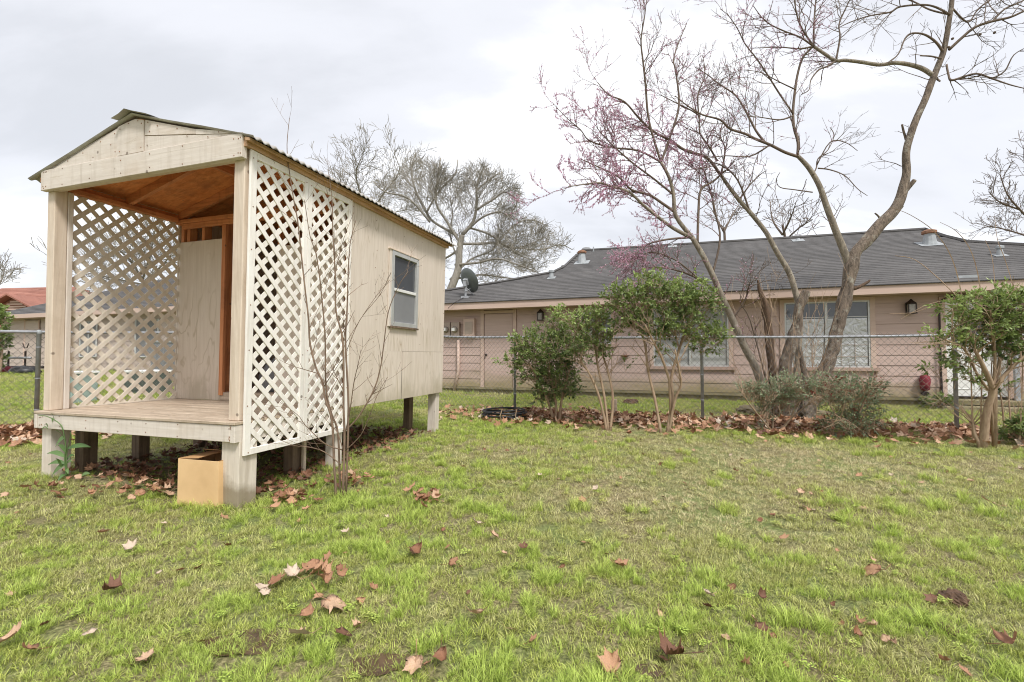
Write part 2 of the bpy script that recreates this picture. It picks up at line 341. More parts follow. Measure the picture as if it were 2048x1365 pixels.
def deadleaf():
    m, nt, b, o = newmat('dead_leaf')
    tf = tintfac(nt)
    col = ramp(nt, tf, [(0.0, (0.15, 0.07, 0.042)), (0.3, (0.32, 0.15, 0.08)), (0.6, (0.52, 0.29, 0.165)), (0.85, (0.66, 0.45, 0.30)), (1.0, (0.66, 0.55, 0.44))])
    n = noise_(nt, coords(nt, (1, 1, 1), rnd=False), 38, 4, 0.6); f = ramp(nt, n, [(0.3, (0.72,)*3), (0.6, (1.1,)*3)]); col = mixc(nt, 1.0, col, f, 'MULTIPLY')
    ge = N(nt, 'ShaderNodeNewGeometry'); col = mixc(nt, ge.outputs['Backfacing'], col, mixc(nt, 1.0, col, (0.70, 0.66, 0.62), 'MULTIPLY'))
    Lk(nt, col, b.inputs['Base Color']); b.inputs['Roughness'].default_value = 0.6; bump(nt, b, n, 0.3, 0.004)
    t = N(nt, 'ShaderNodeBsdfTranslucent'); Lk(nt, col, t.inputs[0]); mx = N(nt, 'ShaderNodeMixShader', i={0: 0.15})
    Lk(nt, b.outputs[0], mx.inputs[1]); Lk(nt, t.outputs[0], mx.inputs[2]); Lk(nt, mx.outputs[0], o.inputs[0]); return m
M['dead'] = deadleaf()
def groundmat():
    m, nt, b, o = newmat('lawn_soil')
    v = coords(nt, (1, 1, 1), rnd=False)
    a = noise_(nt, v, 1.1, 6, 0.65); c = noise_(nt, v, 60, 5, 0.75); d = noise_(nt, v, 7, 5, 0.7)
    g = ramp(nt, c, [(0.3, (0.05, 0.038, 0.02)), (0.46, (0.15, 0.125, 0.055)), (0.62, (0.38, 0.32, 0.165)), (0.78, (0.62, 0.52, 0.33))])
    gg = ramp(nt, c, [(0.3, (0.04, 0.05, 0.015)), (0.5, (0.16, 0.20, 0.05)), (0.75, (0.40, 0.43, 0.17))])
    f = ramp(nt, a, [(0.42, (0, 0, 0)), (0.6, (1, 1, 1))]); col = mixc(nt, f, g, gg)
    f = ramp(nt, d, [(0.30, (0.85,)*3), (0.40, (0, 0, 0))]); col = mixc(nt, f, col, (0.07, 0.045, 0.025))
    Lk(nt, col, b.inputs['Base Color']); b.inputs['Roughness'].default_value = 0.95; bump(nt, b, c, 0.7, 0.02); return m
M['ground'] = groundmat()
M['mud'] = simple('wet_mud', (0.12, 0.075, 0.04), 0.18, 0, c2=(0.06, 0.035, 0.02), scale=20, bmp=0.3)
M['soil'] = simple('clod_soil', (0.17, 0.10, 0.06), 0.95, 0, c2=(0.07, 0.04, 0.025), scale=25, bmp=1.0)
M['stone'] = simple('mossy_stone', (0.26, 0.21, 0.13), 0.95, 0, c2=(0.12, 0.10, 0.05), scale=7, bmp=0.8)
def grassmat(name, cg1, cg2, cd1, cd2):
    m, nt, b, o = newmat(name)
    at_ = N(nt, 'ShaderNodeAttribute', attribute_name='dry'); at_.attribute_type = 'INSTANCER'
    green = mixc(nt, tintfac(nt), cg1, cg2); dry = mixc(nt, tintfac(nt), cd1, cd2)
    oi = N(nt, 'ShaderNodeObjectInfo'); rn = N(nt, 'ShaderNodeMath', operation='MULTIPLY_ADD', i={1: 0.5, 2: -0.25}); Lk(nt, oi.outputs['Random'], rn.inputs[0])
    ad = N(nt, 'ShaderNodeMath', operation='ADD', use_clamp=True); Lk(nt, at_.outputs['Fac'], ad.inputs[0]); Lk(nt, rn.outputs[0], ad.inputs[1])
    col = mixc(nt, ad.outputs[0], green, dry)
    Lk(nt, col, b.inputs['Base Color']); b.inputs['Roughness'].default_value = 0.5; b.inputs['Specular IOR Level'].default_value = 0.3
    t = N(nt, 'ShaderNodeBsdfTranslucent'); Lk(nt, col, t.inputs[0]); mx = N(nt, 'ShaderNodeMixShader', i={0: 0.35})
    Lk(nt, b.outputs[0], mx.inputs[1]); Lk(nt, t.outputs[0], mx.inputs[2]); Lk(nt, mx.outputs[0], o.inputs[0]); return m
M['grass'] = grassmat('grass_blades', (0.14, 0.18, 0.03), (0.74, 0.80, 0.20), (0.30, 0.24, 0.11), (1.0, 0.88, 0.58))
M['lush'] = grassmat('lush_grass_blades', (0.15, 0.22, 0.035), (0.70, 0.84, 0.19), (0.27, 0.28, 0.07), (0.80, 0.78, 0.28))
# ------------------------------------------------------------------ ground
def axis_vals(lo, hi, step, far):
    v = list(np.arange(lo, hi+1e-6, step)); a = []; d = step; x = lo
    while x > -far: d *= 1.35; x -= d; a.append(x)
    b = []; d = step; x = v[-1]
    while x < far: d *= 1.35; x += d; b.append(x)
    return a[::-1]+v+b
gx = axis_vals(-9, 9, 0.09, 600); gy = axis_vals(-1, 14, 0.09, 600)
me = bpy.data.meshes.new('ground')
V = [(x, y, gz(x, y)) for y in gy for x in gx]; nx = len(gx)
F = [(j*nx+i, j*nx+i+1, (j+1)*nx+i+1, (j+1)*nx+i) for j in range(len(gy)-1) for i in range(nx-1)]
me.from_pydata(V, [], F); me.materials.append(M['ground']); me.polygons.foreach_set('use_smooth', [True]*len(F)); me.update()
ground = bpy.data.objects.new('ground', me); COL.objects.link(ground); ground['kind'] = 'structure'

# ------------------------------------------------------------------ right-hand house (pinkish siding)
H0 = (6.84, 9.5); HA = -0.3386
hx = Vector((math.cos(HA), math.sin(HA), 0)); hy = Vector((-math.sin(HA), math.cos(HA), 0))
def hloc(P): d = Vector((P[0]-H0[0], P[1]-H0[1], 0)); return Vector((d.dot(hx), d.dot(hy), P[2]))
def hpix(px, py, off=0.0):          # where a sight line meets the wall plane (local y = off)
    d = ray(px, py); h0 = hy.x*H0[0]+hy.y*H0[1]+off; m = h0/(d.x*hy.x+d.y*hy.y); return hloc(Vector((0, 0, 1))+d*m)
RS, RY0, RZ0 = 0.45, -0.47, 2.385
def rpix(px, py):                   # ... meets the front roof slope
    d = ray(px, py); k = d.x*hy.x+d.y*hy.y; h0 = hy.x*H0[0]+hy.y*H0[1]
    # y = m*k-h0 ; z = 1+m*dz ; z = RZ0+RS*(y-RY0)
    m = (RZ0+RS*(-h0-RY0)-1)/(d.z-RS*k); return hloc(Vector((0, 0, 1))+d*m)
house = thing('house', 'low pinkish-tan lap-sided house with grey shingle roof behind the chain link fence', 'house', (H0[0], H0[1], 0), HA)
HL, HR = -12.6, 5.6
B = MB(); B.box(HL+0.03, HR, 0.03, 8.6, -0.3, 0.17); B.build('foundation', M['found'], house)
B = MB(); B.box(HL+0.03, HR, 0.05, 8.5, 0.17, 2.3); B.build('wall', M['siding'], house)
# openings: (a0,a1,z0,z1)
D1 = (-8.04, -7.22, 0.13, 2.11); W1 = (-5.45, -4.72, 1.28, 2.06); W2 = (-3.74, -2.14, 0.75, 2.13); W3 = (-1.045, 0.482, 0.755, 2.13); D2 = (1.70, 2.62, 0.20, 2.05)
OPEN = [D1, W1, W2, W3, D2]
TRIMV = [-9.9, -11.4]
z = 0.175; rows = []
while z < 2.2:
    rows.append((z, min(z+0.2085, 2.205))); z += 0.2085
bd = 0
for r, (z0, z1) in enumerate(rows):
    cuts = [(o[0]-0.095, o[1]+0.095) for o in OPEN if o[2]-0.07 < z1-0.02 and o[3]+0.05 > z0+0.02]
    segs = []; a = HL
    for c0, c1 in sorted(cuts): segs.append((a, c0)); a = c1
    segs.append((a, HR))
    for s0, s1 in segs:
        # butt joints every 3.66 m, staggered
        j = [s0]; q = HL+0.9+(r*1.37) % 3.66
        while q < s1-0.3:
            if q > s0+0.3: j.append(q)
            q += 3.66
        j.append(s1)
        for p0, p1 in zip(j, j[1:]):
            b = MB(); t = 0.009+random.uniform(0, 0.003); dz = random.uniform(-0.002, 0.002)
            b.prism([(p0+0.0015, 0.05, z0+0.003), (p0+0.0015, 0.010-t, z0+0.003+dz), (p0+0.0015, 0.012, z1), (p0+0.0015, 0.05, z1)], (p1-p0-0.003, 0, 0))
            b.build('siding_board', M['siding'], house)
def hbox(name, x0, x1, y0, y1, z0, z1, mat, par=None, **k):
    b = MB(); b.box(x0, x1, y0, y1, z0, z1); return b.build(name, mat, par or house, **k)
for (a0, a1, z0, z1) in OPEN:       # casings
    dr = z0 < 0.5
    hbox('casing', a0-0.09, a0, -0.022, 0.05, z0-(0.0 if dr else 0.0), 2.2 if not dr or a0 < 0 else z1+0.09, M['trim'])
    hbox('casing', a1, a1+0.09, -0.022, 0.05, z0, 2.2 if not dr or a0 < 0 else z1+0.09, M['trim'])
    hbox('casing', a0, a1, -0.018, 0.05, z1, z1+0.07, M['trim'])
    if not dr: hbox('window_sill', a0-0.14, a1+0.14, -0.05, 0.05, z0-0.07, z0, M['sill'])
for a in (-5.62, -9.95): hbox('cover_batten', a-0.03, a+0.03, -0.02, 0.05, 0.18, 2.2, M['trim'])
# tan flush door
dr = hbox('door', D1[0]+0.012, D1[1]-0.012, 0.0, 0.045, D1[2]+0.01, D1[3]-0.015, M['siding'], bevel=0.004)
hbox('kick_panel', D1[0]+0.02, D1[1]-0.02, -0.006, 0.0, D1[2]+0.02, D1[2]+0.42, M['siding'], dr)
b = MB(); b.lathe((D1[0]+0.07, -0.03, 1.02), [(0.012, -0.03), (0.03, -0.01), (0.03, 0.015), (0.012, 0.03)], 10, axis=(0, -1, 0)); b.build('handle', M['bronze'], dr, smooth=True)
# white panelled door with oval light and step
dr = hbox('door', D2[0]+0.01, D2[1]-0.01, 0.0, 0.045, D2[2]+0.02, D2[3]-0.01, M['white'], label='white door with a dark oval glass light')
cx, cz = (D2[0]+D2[1])/2, 1.62
P = [(cx+0.21*math.cos(t), -0.004, cz+0.30*math.sin(t)) for t in np.linspace(0, 2*math.pi, 25)[:-1]]
b = MB(); b.prism(P, (0, 0.006, 0)); b.build('door_light', M['glass'], dr)
b = MB(); P.append(P[0]); b.tube(P, 0.014, 5); b.build('oval_moulding', M['white'], dr)
for (p0, p1, q0, q1) in ((D2[0]+0.12, cx-0.04, 0.36, 1.1), (cx+0.04, D2[1]-0.12, 0.36, 1.1)):
    b = MB(); b.tube([(p0, -0.002, q0), (p1, -0.002, q0), (p1, -0.002, q1), (p0, -0.002, q1), (p0, -0.002, q0)], 0.010, 4); b.build('panel_moulding', M['white'], dr)
hbox('door_sweep', D2[0]+0.01, D2[1]-0.01, -0.012, 0.04, D2[2]-0.0, D2[2]+0.02, M['bronze'], dr)
hbox('door_step', D2[0]-0.25, D2[1]+0.3, -0.34, 0.03, 0.075, 0.17, M['found'], bevel=0.01)
hbox('door_step', D2[0]-0.35, D2[1]+0.4, -0.62, -0.342, -0.1, 0.07, M['found'], bevel=0.01)
hbox('white_corner_post', D2[1]+0.02, D2[1]+0.085, -0.16, -0.10, 0.0, 2.2, M['galv'])
# windows
def window(o, name_kind, mull=True):
    a0, a1, z0, z1 = o
    f = MB(); t = 0.032
    f.box(a0, a0+t, -0.012, 0.04, z0, z1); f.box(a1-t, a1, -0.012, 0.04, z0, z1); f.box(a0+t, a1-t, -0.012, 0.04, z0, z0+t); f.box(a0+t, a1-t, -0.012, 0.04, z1-t, z1)
    w = f.build('window', M['alu'], house)
    n = 2 if mull else 1; wd = (a1-a0-2*t-(0.05 if mull else 0))/n; zm = z0+(z1-z0)*0.475
    if mull: hbox('mullion', (a0+a1)/2-0.0245, (a0+a1)/2+0.0245, -0.014, 0.035, z0+t, z1-t, M['alu'], w)
    for k in range(n):
        p0 = a0+t+k*(wd+0.05); p1 = p0+wd
        hbox('meeting_rail', p0+0.001, p1-0.001, -0.008, 0.03, zm-0.018, zm+0.018, M['alu'], w)
        if name_kind == 'blind':
            hbox('pane', p0+0.001, p1-0.001, 0.028, 0.032, z0+t, zm-0.019, M['screen'] if k == 0 else M['curtain'], w)
            z = zm+0.03
            hbox('pane', p0+0.001, p1-0.001, 0.034, 0.038, zm+0.019, z1-t, M['curtain'], w)
            b = MB(); zz = z0+t+0.012
            while zz < z1-t-0.02:
                if abs(zz-zm) > 0.03: b.obox(((p0+p1)/2, 0.021, zz), ((p1-p0)/2-0.006, 0, 0), (0, 0.006, 0.008), (0, 0.0006, -0.0006))
                zz += 0.026
            b.build('blind_slats', M['curtain'], w, kind='stuff')
        elif name_kind == 'foil':
            zt = z0+(z1-z0)*0.735
            hbox('pane', p0+0.001, p1-0.001, 0.016, 0.020, zm+0.02, z1-t, M['glass'], w)
            hbox('glazing_bar', p0+0.001, p1-0.001, -0.004, 0.013, zt+0.03, zt+0.042, M['alu'], w)
            # crumpled foil sheet
            nxg, nzg = 26, 34; b = MB(); Vv = []
            for j in range(nzg+1):
                for i in range(nxg+1):
                    x = p0+0.008+(p1-p0-0.016)*i/nxg; zz = z0+t+0.006+(zt-z0-t)*j/nzg
                    c = mnoise.noise(Vector((x*7, zz*9, k*4+1)))*0.006+abs(mnoise.noise(Vector((x*15, zz*17, k+8))))*0.007
                    Vv.append((x, 0.0125-c*0.6, zz))
            Ff = [(j*(nxg+1)+i, j*(nxg+1)+i+1, (j+1)*(nxg+1)+i+1, (j+1)*(nxg+1)+i) for j in range(nzg) for i in range(nxg)]
            b.add(Vv, Ff); b.build('foil_sheet', M['foil'], w)
            for j in (1, 2):
                zz = z0+t+(zm-z0-t)*j/2.6-0.05
                hbox('grille_bar', p0+0.002, p1-0.002, -0.003, 0.0015, zz, zz+0.009, M['meter'], w)
            for i in (1, 2):
                xx = p0+wd*i/3
                hbox('grille_bar', xx, xx+0.009, -0.0042, 0.0, z0+t+0.002, zm-0.02, M['meter'], w)
            hbox('window_blind', p0+0.06, p1-0.16*(k), 0.021, 0.024, zt+0.05, z1-t-0.001, M['curtain'] if k else M['screen'], w)
        else:
            hbox('pane', p0+0.001, p1-0.001, 0.022, 0.026, z0+t, zm-0.019, M['curtain'], w)
            hbox('pane', p0+0.001, p1-0.001, 0.022, 0.026, zm+0.019, z1-t, M['screen'], w)
    return w
window(W1, 'plain', False); window(W2, 'blind'); window(W3, 'foil')
# porch lanterns
def lantern(px, py):
    p = hpix(px, py, 0); a, z = p.x, p.z
    b = MB(); b.box(a-0.05, a+0.05, -0.035, 0.012, z-0.06, z+0.09)
    for s in (-1, 1):
        for yy in (-0.165, -0.055): b.box(a+s*0.062-0.008, a+s*0.062+0.008, yy-0.008, yy+0.008, z-0.115, z+0.065)
    b.box(a-0.075, a+0.075, -0.18, -0.04, z-0.13, z-0.113); b.box(a-0.014, a+0.014, -0.05, -0.03, z+0.03, z+0.1)
    b.lathe((a, -0.11, z+0.062), [(0.10, 0.0), (0.085, 0.03), (0.035, 0.07), (0.012, 0.10)], 6)
    l = b.build('wall_lantern', M['bronze'], house)
    b = MB(); b.box(a-0.052, a+0.052, -0.158, -0.062, z-0.11, z+0.06); b.build('lantern_glass', M['lampglass'], l)
lantern(1083, 632); lantern(1817, 616)
# meters, breaker box, conduits
for px in (895, 913):
    p = hpix(px, 660); a = p.x
    b = MB(); b.box(a-0.125, a+0.125, -0.10, 0.0, p.z-0.2, p.z+0.2); m_ = b.build('meter_box', M['meter'], house, bevel=0.008)
    b = MB(); b.lathe((a, -0.10, p.z), [(0.085, 0), (0.085, 0.03), (0.075, 0.07), (0.05, 0.10), (0.0, 0.105)], 14, axis=(0, -1, 0)); b.build('meter_dial', M['lampglass'], m_, smooth=True)
    b = MB(); b.box(a-0.045, a+0.045, -0.212, -0.207, p.z-0.04, p.z+0.04); b.build('meter_face', M['white'], m_)
p = hpix(941, 655); b = MB(); b.box(p.x-0.16, p.x+0.16, -0.12, 0.0, p.z-0.26, p.z+0.23); m_ = b.build('breaker_box', M['trim'], house, bevel=0.01)
b = MB(); b.box(p.x-0.11, p.x+0.11, -0.13, -0.12, p.z-0.18, p.z+0.14); b.build('box_cover', M['meter'], m_)
p = hpix(918, 720); b = MB(); b.tube([(p.x, -0.04, 1.42), (p.x, -0.04, 0.6), (p.x-0.12, -0.045, 0.02)], 0.042, 8); b.build('conduit', M['trim'], house, smooth=True)
p = hpix(1878, 700); b = MB(); b.tube([(p.x+0.55, -0.04, 2.16), (p.x+0.2, -0.05, 2.15), (p.x+0.05, -0.05, 2.08), (p.x, -0.05, 1.95), (p.x, -0.05, 0.6), (p.x+0.01, -0.06, 0.1), (p.x-0.1, -0.1, 0.03)], 0.017, 6); b.build('cable', M['bronze'], house, smooth=True)
p = hpix(1846, 765); a = p.x
b = MB(); b.tube([(a, -0.06, -0.02), (a, -0.06, 0.3)], 0.03, 8); b.box(a-0.05, a+0.05, -0.11, -0.02, 0.22, 0.29); b.tube([(a, -0.06, 0.42), (a, 0.0, 0.42)], 0.02, 6); b.build('standpipe', M['bronze'], house)
b = MB(); prof = [(0.03, -0.15), (0.075, -0.12), (0.085, -0.03), (0.09, 0.06), (0.07, 0.14), (0.02, 0.17)]
b.lathe((a, -0.075, 0.46), prof, 14); b.v = [(x+0.014*mnoise.noise(Vector((x*40, y*40, z*30))), y+0.014*mnoise.noise(Vector((x*40, z*40, y*30))), z) for x, y, z in b.v]
b.build('tap_cover', M['red'], house, smooth=True, label='dark red cloth wrapped over the outdoor tap')
p = hpix(1250, 711); b = MB(); b.lathe((p.x, -0.03, p.z-0.05), [(0.02, 0), (0.09, 0.03), (0.10, 0.045), (0.0, 0.06)], 12); b.tube([(p.x-0.05, -0.02, p.z), (p.x, -0.03, p.z+0.1), (p.x+0.05, -0.02, p.z)], 0.006, 5); b.build('hose_hanger', M['rust'], house)
b = MB(); b.box(HL+0.2, HR, -0.025, 0.028, 0.115, 0.17); b.build('base_trim', M['found'], house)
# eaves
b = MB(); b.box(HL-0.4, HR+0.4, -0.45, 0.05, 2.206, 2.216); b.build('soffit', M['siding'], house)
b = MB(); b.box(HL-0.4, HR+0.4, -0.472, -0.452, 2.195, 2.372); b.build('fascia', M['trim'], house)
for a in np.arange(HL, HR, 0.61*2): hbox('rafter_tail', a, a+0.04, -0.45, 0.0, 2.216, 2.30, M['siding'])
# roof: silhouette points on the front slope, then the far side
SIL = [rpix(700, 614.5), rpix(889, 583.5), rpix(1000, 566), rpix(1105, 546.5), rpix(1128, 535), rpix(1148, 516), rpix(1165, 502.5), rpix(1400, 488.0), rpix(1600, 476), rpix(1850, 460), rpix(1890, 474), rpix(1935, 485), rpix(2048, 492), rpix(2300, 508)]
eave = [(HL-0.5, RY0-0.03), (HR+0.5, RY0-0.03)]
def rz(y): return RZ0+RS*(y-RY0)
front = [(eave[0][0], eave[0][1], rz(eave[0][1]))]+[tuple(p) for p in SIL]+[(eave[1][0], eave[1][1], rz(eave[1][1]))]
b = MB(); b.add([(p[0], p[1], p[2]-0.012) for p in front], [tuple(range(len(front)))])
n = len(SIL); bk = [(SIL[i].x, 2*max(q.y for q in SIL)-SIL[i].y+0.6*0, RZ0) for i in range(n)]
b.add([(p.x, p.y, p.z-0.012) for p in SIL]+[(q[0], 12.2, RZ0) for q in bk], [(i, i+1, n+i+1, n+i) for i in range(n-1)])
b.add([(front[0][0], front[0][1], front[0][2]-.012), (SIL[0].x, SIL[0].y, SIL[0].z-.012), (bk[0][0], 12.2, RZ0)], [(0, 1, 2)])
rf = b.build('roof', M['shingle'], house)
def yrange(a):                       # silhouette y at given a
    xs = [p.x for p in SIL]; ys = [p.y for p in SIL]
    if a <= xs[0]: return eave[0][1]+(ys[0]-eave[0][1])*max(0, (a-eave[0][0]))/max(1e-3, xs[0]-eave[0][0])
    return float(np.interp(a, xs, ys))
sm = MB(); y = RY0-0.03; row = 0
while y < max(p.y for p in SIL):
    dy = 0.128; a = -13.2+(row % 2)*0.15
    while a < HR+0.6:
        w = 0.302; am = a+w/2; yt = yrange(am)
        if y < yt-0.02:
            y1 = min(y+dy+0.012, yt); j = random.uniform(-0.004, 0.004); th = 0.011
            tn = min(1, max(0, 0.5+random.gauss(0, 0.16)+0.12*mnoise.noise(Vector((a*0.8, y*2.5, 0)))))
            z0, z1 = rz(y+j), rz(y1)
            sm.add([(a, y+j, z0-0.002), (a+w, y+j, z0-0.002), (a, y+j, z0+th), (a+w, y+j, z0+th), (a+w, y1, z1+0.001), (a, y1, z1+0.001)], [(0, 1, 3, 2), (2, 3, 4, 5)], tn)
        a += w
    y += dy; row += 1
sm.build('shingle_courses', M['shingle'], rf, kind='stuff')
cp = MB(); SR = [Vector(p)+Vector((0, 0, 0.02)) for p in SIL]; cp.tube(SR, 0.045, 5); cp.build('ridge_cap', M['shingle'], rf)
def vent(px, py, h, r0, r1, cap=None, kindn='roof_vent'):
    p = rpix(px, py); b = MB()
    b.obox((p.x, p.y, p.z+0.016), (r0*1.5, 0, 0), (0, r0*1.3, r0*1.3*RS), (0, -0.001, 0.003)); b.lathe((p.x, p.y, p.z-0.05), [(r0, 0), (r1, h*0.85), (r1, h)], 12)
    v = b.build(kindn, M['ventgrey'], house)
    if cap == 'rust': b = MB(); b.lathe((p.x, p.y, p.z+h-0.06), [(r1*1.05, 0), (r1*1.4, 0.02), (r1*1.4, 0.07), (r1*0.7, 0.11)], 8); b.build('vent_cap', M['rust'], v)
    if cap == 'small': b = MB(); b.lathe((p.x, p.y, p.z+h-0.05), [(r1*1.5, 0), (r1*1.5, 0.05), (r1*0.5, 0.07)], 10); b.build('vent_cap', M['ventgrey'], v)
vent(1164, 526, 0.34, 0.15, 0.10, 'rust'); vent(1103, 557, 0.22, 0.075, 0.055, 'small'); vent(1859, 489, 0.30, 0.15, 0.11, 'rust'); vent(2000, 512, 0.20, 0.07, 0.045, 'small')
vent(1596, 482, 0.12, 0.10, 0.05); vent(1345, 494, 0.13, 0.09, 0.04); vent(1187, 504, 0.22, 0.02, 0.02)
p = rpix(1169, 503); b = MB(); b.lathe((p.x, p.y+0.35, p.z-0.15), [(0.12, 0), (0.13, 0.14), (0.20, 0.18), (0.21, 0.25), (0.13, 0.34), (0.02, 0.37)], 14); b.build('roof_turbine', M['screen'], house, smooth=True)
p = rpix(1930, 557); hbox('lead_flashing', p.x-0.12, p.x+0.2, p.y, p.y+0.1, p.z+0.0, p.z+0.055, M['ventgrey'])
# satellite dish: mast on the roof, reflector seen from behind
p = rpix(931, 596)
b = MB(); b.box(p.x-0.10, p.x+0.10, p.y-0.08, p.y+0.08, p.z-0.02, p.z+0.04); b.tube([(p.x, p.y, p.z), (p.x+0.02, p.y-0.02, p.z+0.36)], 0.028, 8); b.tube([(p.x-0.12, p.y+0.2, p.z+0.1), (p.x+0.015, p.y-0.02, p.z+0.28)], 0.012, 5); b.tube([(p.x+0.14, p.y+0.2, p.z+0.1), (p.x+0.015, p.y-0.02, p.z+0.28)], 0.012, 5)
dsh = b.build('satellite_dish', M['galv'], house)
ax = Vector((0.42, 0.80, 0.42)).normalized()
b = MB(); rr = 0.34; b.lathe((p.x+0.03, p.y+0.02, p.z+0.44), [(0.0, 0.0), (rr*0.35, 0.012), (rr*0.7, 0.042), (rr, 0.085), (rr*1.02, 0.095), (rr*0.98, 0.095), (rr*0.68, 0.052), (0.0, 0.012)], 26, axis=ax)
cc = Vector((p.x+0.03, p.y+0.02, p.z+0.44))
b.build('reflector', M['dish'], dsh, smooth=True)
b = MB(); b.obox(cc-ax*0.03, (0.07, 0, 0), (0, 0.05, 0.03), (0, -0.03, 0.07)); b.obox(cc-ax*0.06+Vector((0, 0, -0.05)), (0.04, 0, 0), (0, 0.07, 0), (0, 0, 0.07)); b.build('bracket', M['galv'], dsh)
b = MB(); b.tube([cc-Vector((0, 0.1, 0.28)), cc+Vector((0.12, 0.25, -0.1)), cc+ax*0.55+Vector((0, 0, -0.1))], 0.012, 5); b.obox(cc+ax*0.55+Vector((0, 0, -0.1)), (0.035, 0, 0), (0, 0.05, 0), (0, 0, 0.035)); b.build('feed_arm', M['galv'], dsh)
b = MB(); b.tube([(p.x-0.02, p.y, p.z+0.03), (p.x-0.05, p.y-0.3, p.z-0.1), (p.x-0.1, RY0-0.06, RZ0), (p.x-0.3, RY0-0.06, 2.24), (p.x-0.5, -0.2, 2.2)], 0.007, 4); b.build('cable', M['bronze'], dsh)

# ------------------------------------------------------------------ left-hand neighbour house, seen past and through the playhouse
def lowhouse(name, label, org, rz_, w, zb, wallh, roofmat, wallmat, boards, ridge_h, depth=8.0, hip=2.2):
    t = thing(name, label, 'house', (org[0], org[1], 0), rz_)
    b = MB(); b.box(0, w, 0.02, depth, zb-0.4, zb+wallh); b.build('wall', wallmat, t)
    if boards:
        z = zb+0.12; k = 0
        while z < zb+wallh-0.05:
            for s0, s1 in boards:
                bb = MB(); z1 = min(z+0.208, zb+wallh)
                bb.prism([(s0, 0.02, z+0.01), (s0, -0.006, z+0.01), (s0, 0.01, z1), (s0, 0.02, z1)], (s1-s0, 0, 0)); bb.build('siding_board', wallmat, t)
            z += 0.208
    e = 0.45; zr = zb+wallh; ym = depth/2
    b = MB(); P = [(-e, -e, zr), (w+e, -e, zr), (w+e, depth+e, zr), (-e, depth+e, zr), (hip, ym, zr+ridge_h), (w-hip, ym, zr+ridge_h)]
    b.add(P, [(0, 1, 5, 4), (1, 2, 5), (2, 3, 4, 5), (3, 0, 4)]); b.add(P[:4], [(3, 2, 1, 0)])
    rf = b.build('roof', roofmat, t)
    nrow = 26
    sm = MB()
    for r in range(nrow):
        f0, f1 = r/nrow, (r+1)/nrow; y0 = -e+(ym+e)*f0; y1 = -e+(ym+e)*f1+0.02; z0 = zr+ridge_h*f0; z1 = zr+ridge_h*f1
        xl0 = -e+(hip+e)*f1; xr = w+e-(hip+e)*f1; a = xl0; 
        while a < xr-0.05:
            a2 = min(a+0.55, xr); tn = min(1, max(0, 0.5+random.gauss(0, 0.2)))
            sm.add([(a, y0, z0-0.002), (a2, y0, z0-0.002), (a, y0, z0+0.02), (a2, y0, z0+0.02), (a2, y1, z1+0.004), (a, y1, z1+0.004)], [(0, 1, 3, 2), (2, 3, 4, 5)], tn); a = a2
    sm.build('shingle_courses', roofmat, rf, kind='stuff')
    return t
def P2(a): return (H0[0]+hx.x*a, H0[1]+hx.y*a)
LW = 13.8; lo = P2(-30.35)
lh = lowhouse('house', 'grey-roofed low house seen through and left of the white lattice', lo, HA, LW, 0.36, 2.28, M['shingle'], M['farsiding'], [(0.05, 1.62), (2.75, 5.2), (6.5, 8.4), (9.9, 13.7)], 2.1, hip=4.2)
b = MB(); b.box(-0.45, LW+0.45, -0.475, -0.452, 2.50, 2.66); b.build('fascia', M['trim'], lh)
b = MB(); b.box(-0.45, LW+0.45, -0.45, 0.02, 2.50, 2.51); b.build('soffit', M['siding'], lh)
b = MB(); b.box(1.72, 2.65, -0.02, 0.02, 0.42, 2.42); d_ = b.build('door', M['farsiding'], lh)
b = MB(); b.tube([(1.7, -0.02, 0.4), (1.7, -0.02, 2.46), (2.67, -0.02, 2.46), (2.67, -0.02, 0.4)], 0.03, 4); b.build('door_frame', M['trim'], d_)
def lwin(a0, a1, z0, z1):
    b = MB(); b.box(a0, a1, -0.01, 0.02, z0, z1); w = b.build('window', M['screen'], lh)
    b = MB(); b.tube([(a0, -0.02, z0), (a1, -0.02, z0), (a1, -0.02, z1), (a0, -0.02, z1), (a0, -0.02, z0)], 0.035, 4); b.tube([((a0+a1)/2, -0.02, z0), ((a0+a1)/2, -0.02, z1)], 0.025, 4); b.build('frame', M['alu'], w)
lwin(5.35, 6.35, 0.95, 2.3); lwin(8.55, 9.75, 0.95, 2.3)
# brick house with a red roof beyond it
o_ = at(-260, 712, 30); rh = lowhouse('brick_house', 'brick house with a faded red shingle roof behind the low neighbour house', (o_.x, o_.y), HA*0.4, 13.5, 0.4, 2.3, M['shingle_red'], M['brick'], None, 3.3, depth=9, hip=3.4)
# dormer gable on the red roof
b = MB(); gxa, gxb = 8.3, 13.1; zr = 2.7
b.add([(gxa, 0.3, zr+0.9), (gxb, 0.3, zr+0.9), ((gxa+gxb)/2, 0.3, zr+2.0), ((gxa+gxb)/2, 4.6, zr+2.0)], [(0, 1, 2)]); 
b.add([(gxa, 0.35, zr+0.9), (gxb, 0.35, zr+0.9), ((gxa+gxb)/2, 0.35, zr+2.0), (gxa, 2.6, zr+1.3), (gxb, 2.6, zr+1.3), ((gxa+gxb)/2, 4.4, zr+2.2)], [(0, 1, 2)]); gb = b.build('gable_wall', M['brick'], rh)
b = MB(); c_ = (gxa+gxb)/2
for s, xe in ((0, gxa-0.5), (1, gxb+0.5)):
    b.prism([(xe, -0.2, zr+0.70), (c_, -0.2, zr+2.05), (c_, 4.6, zr+2.05), (xe, 2.0, zr+0.70)], (0, 0, 0.1))
b.build('gable_roof', M['shingle_red'], rh)
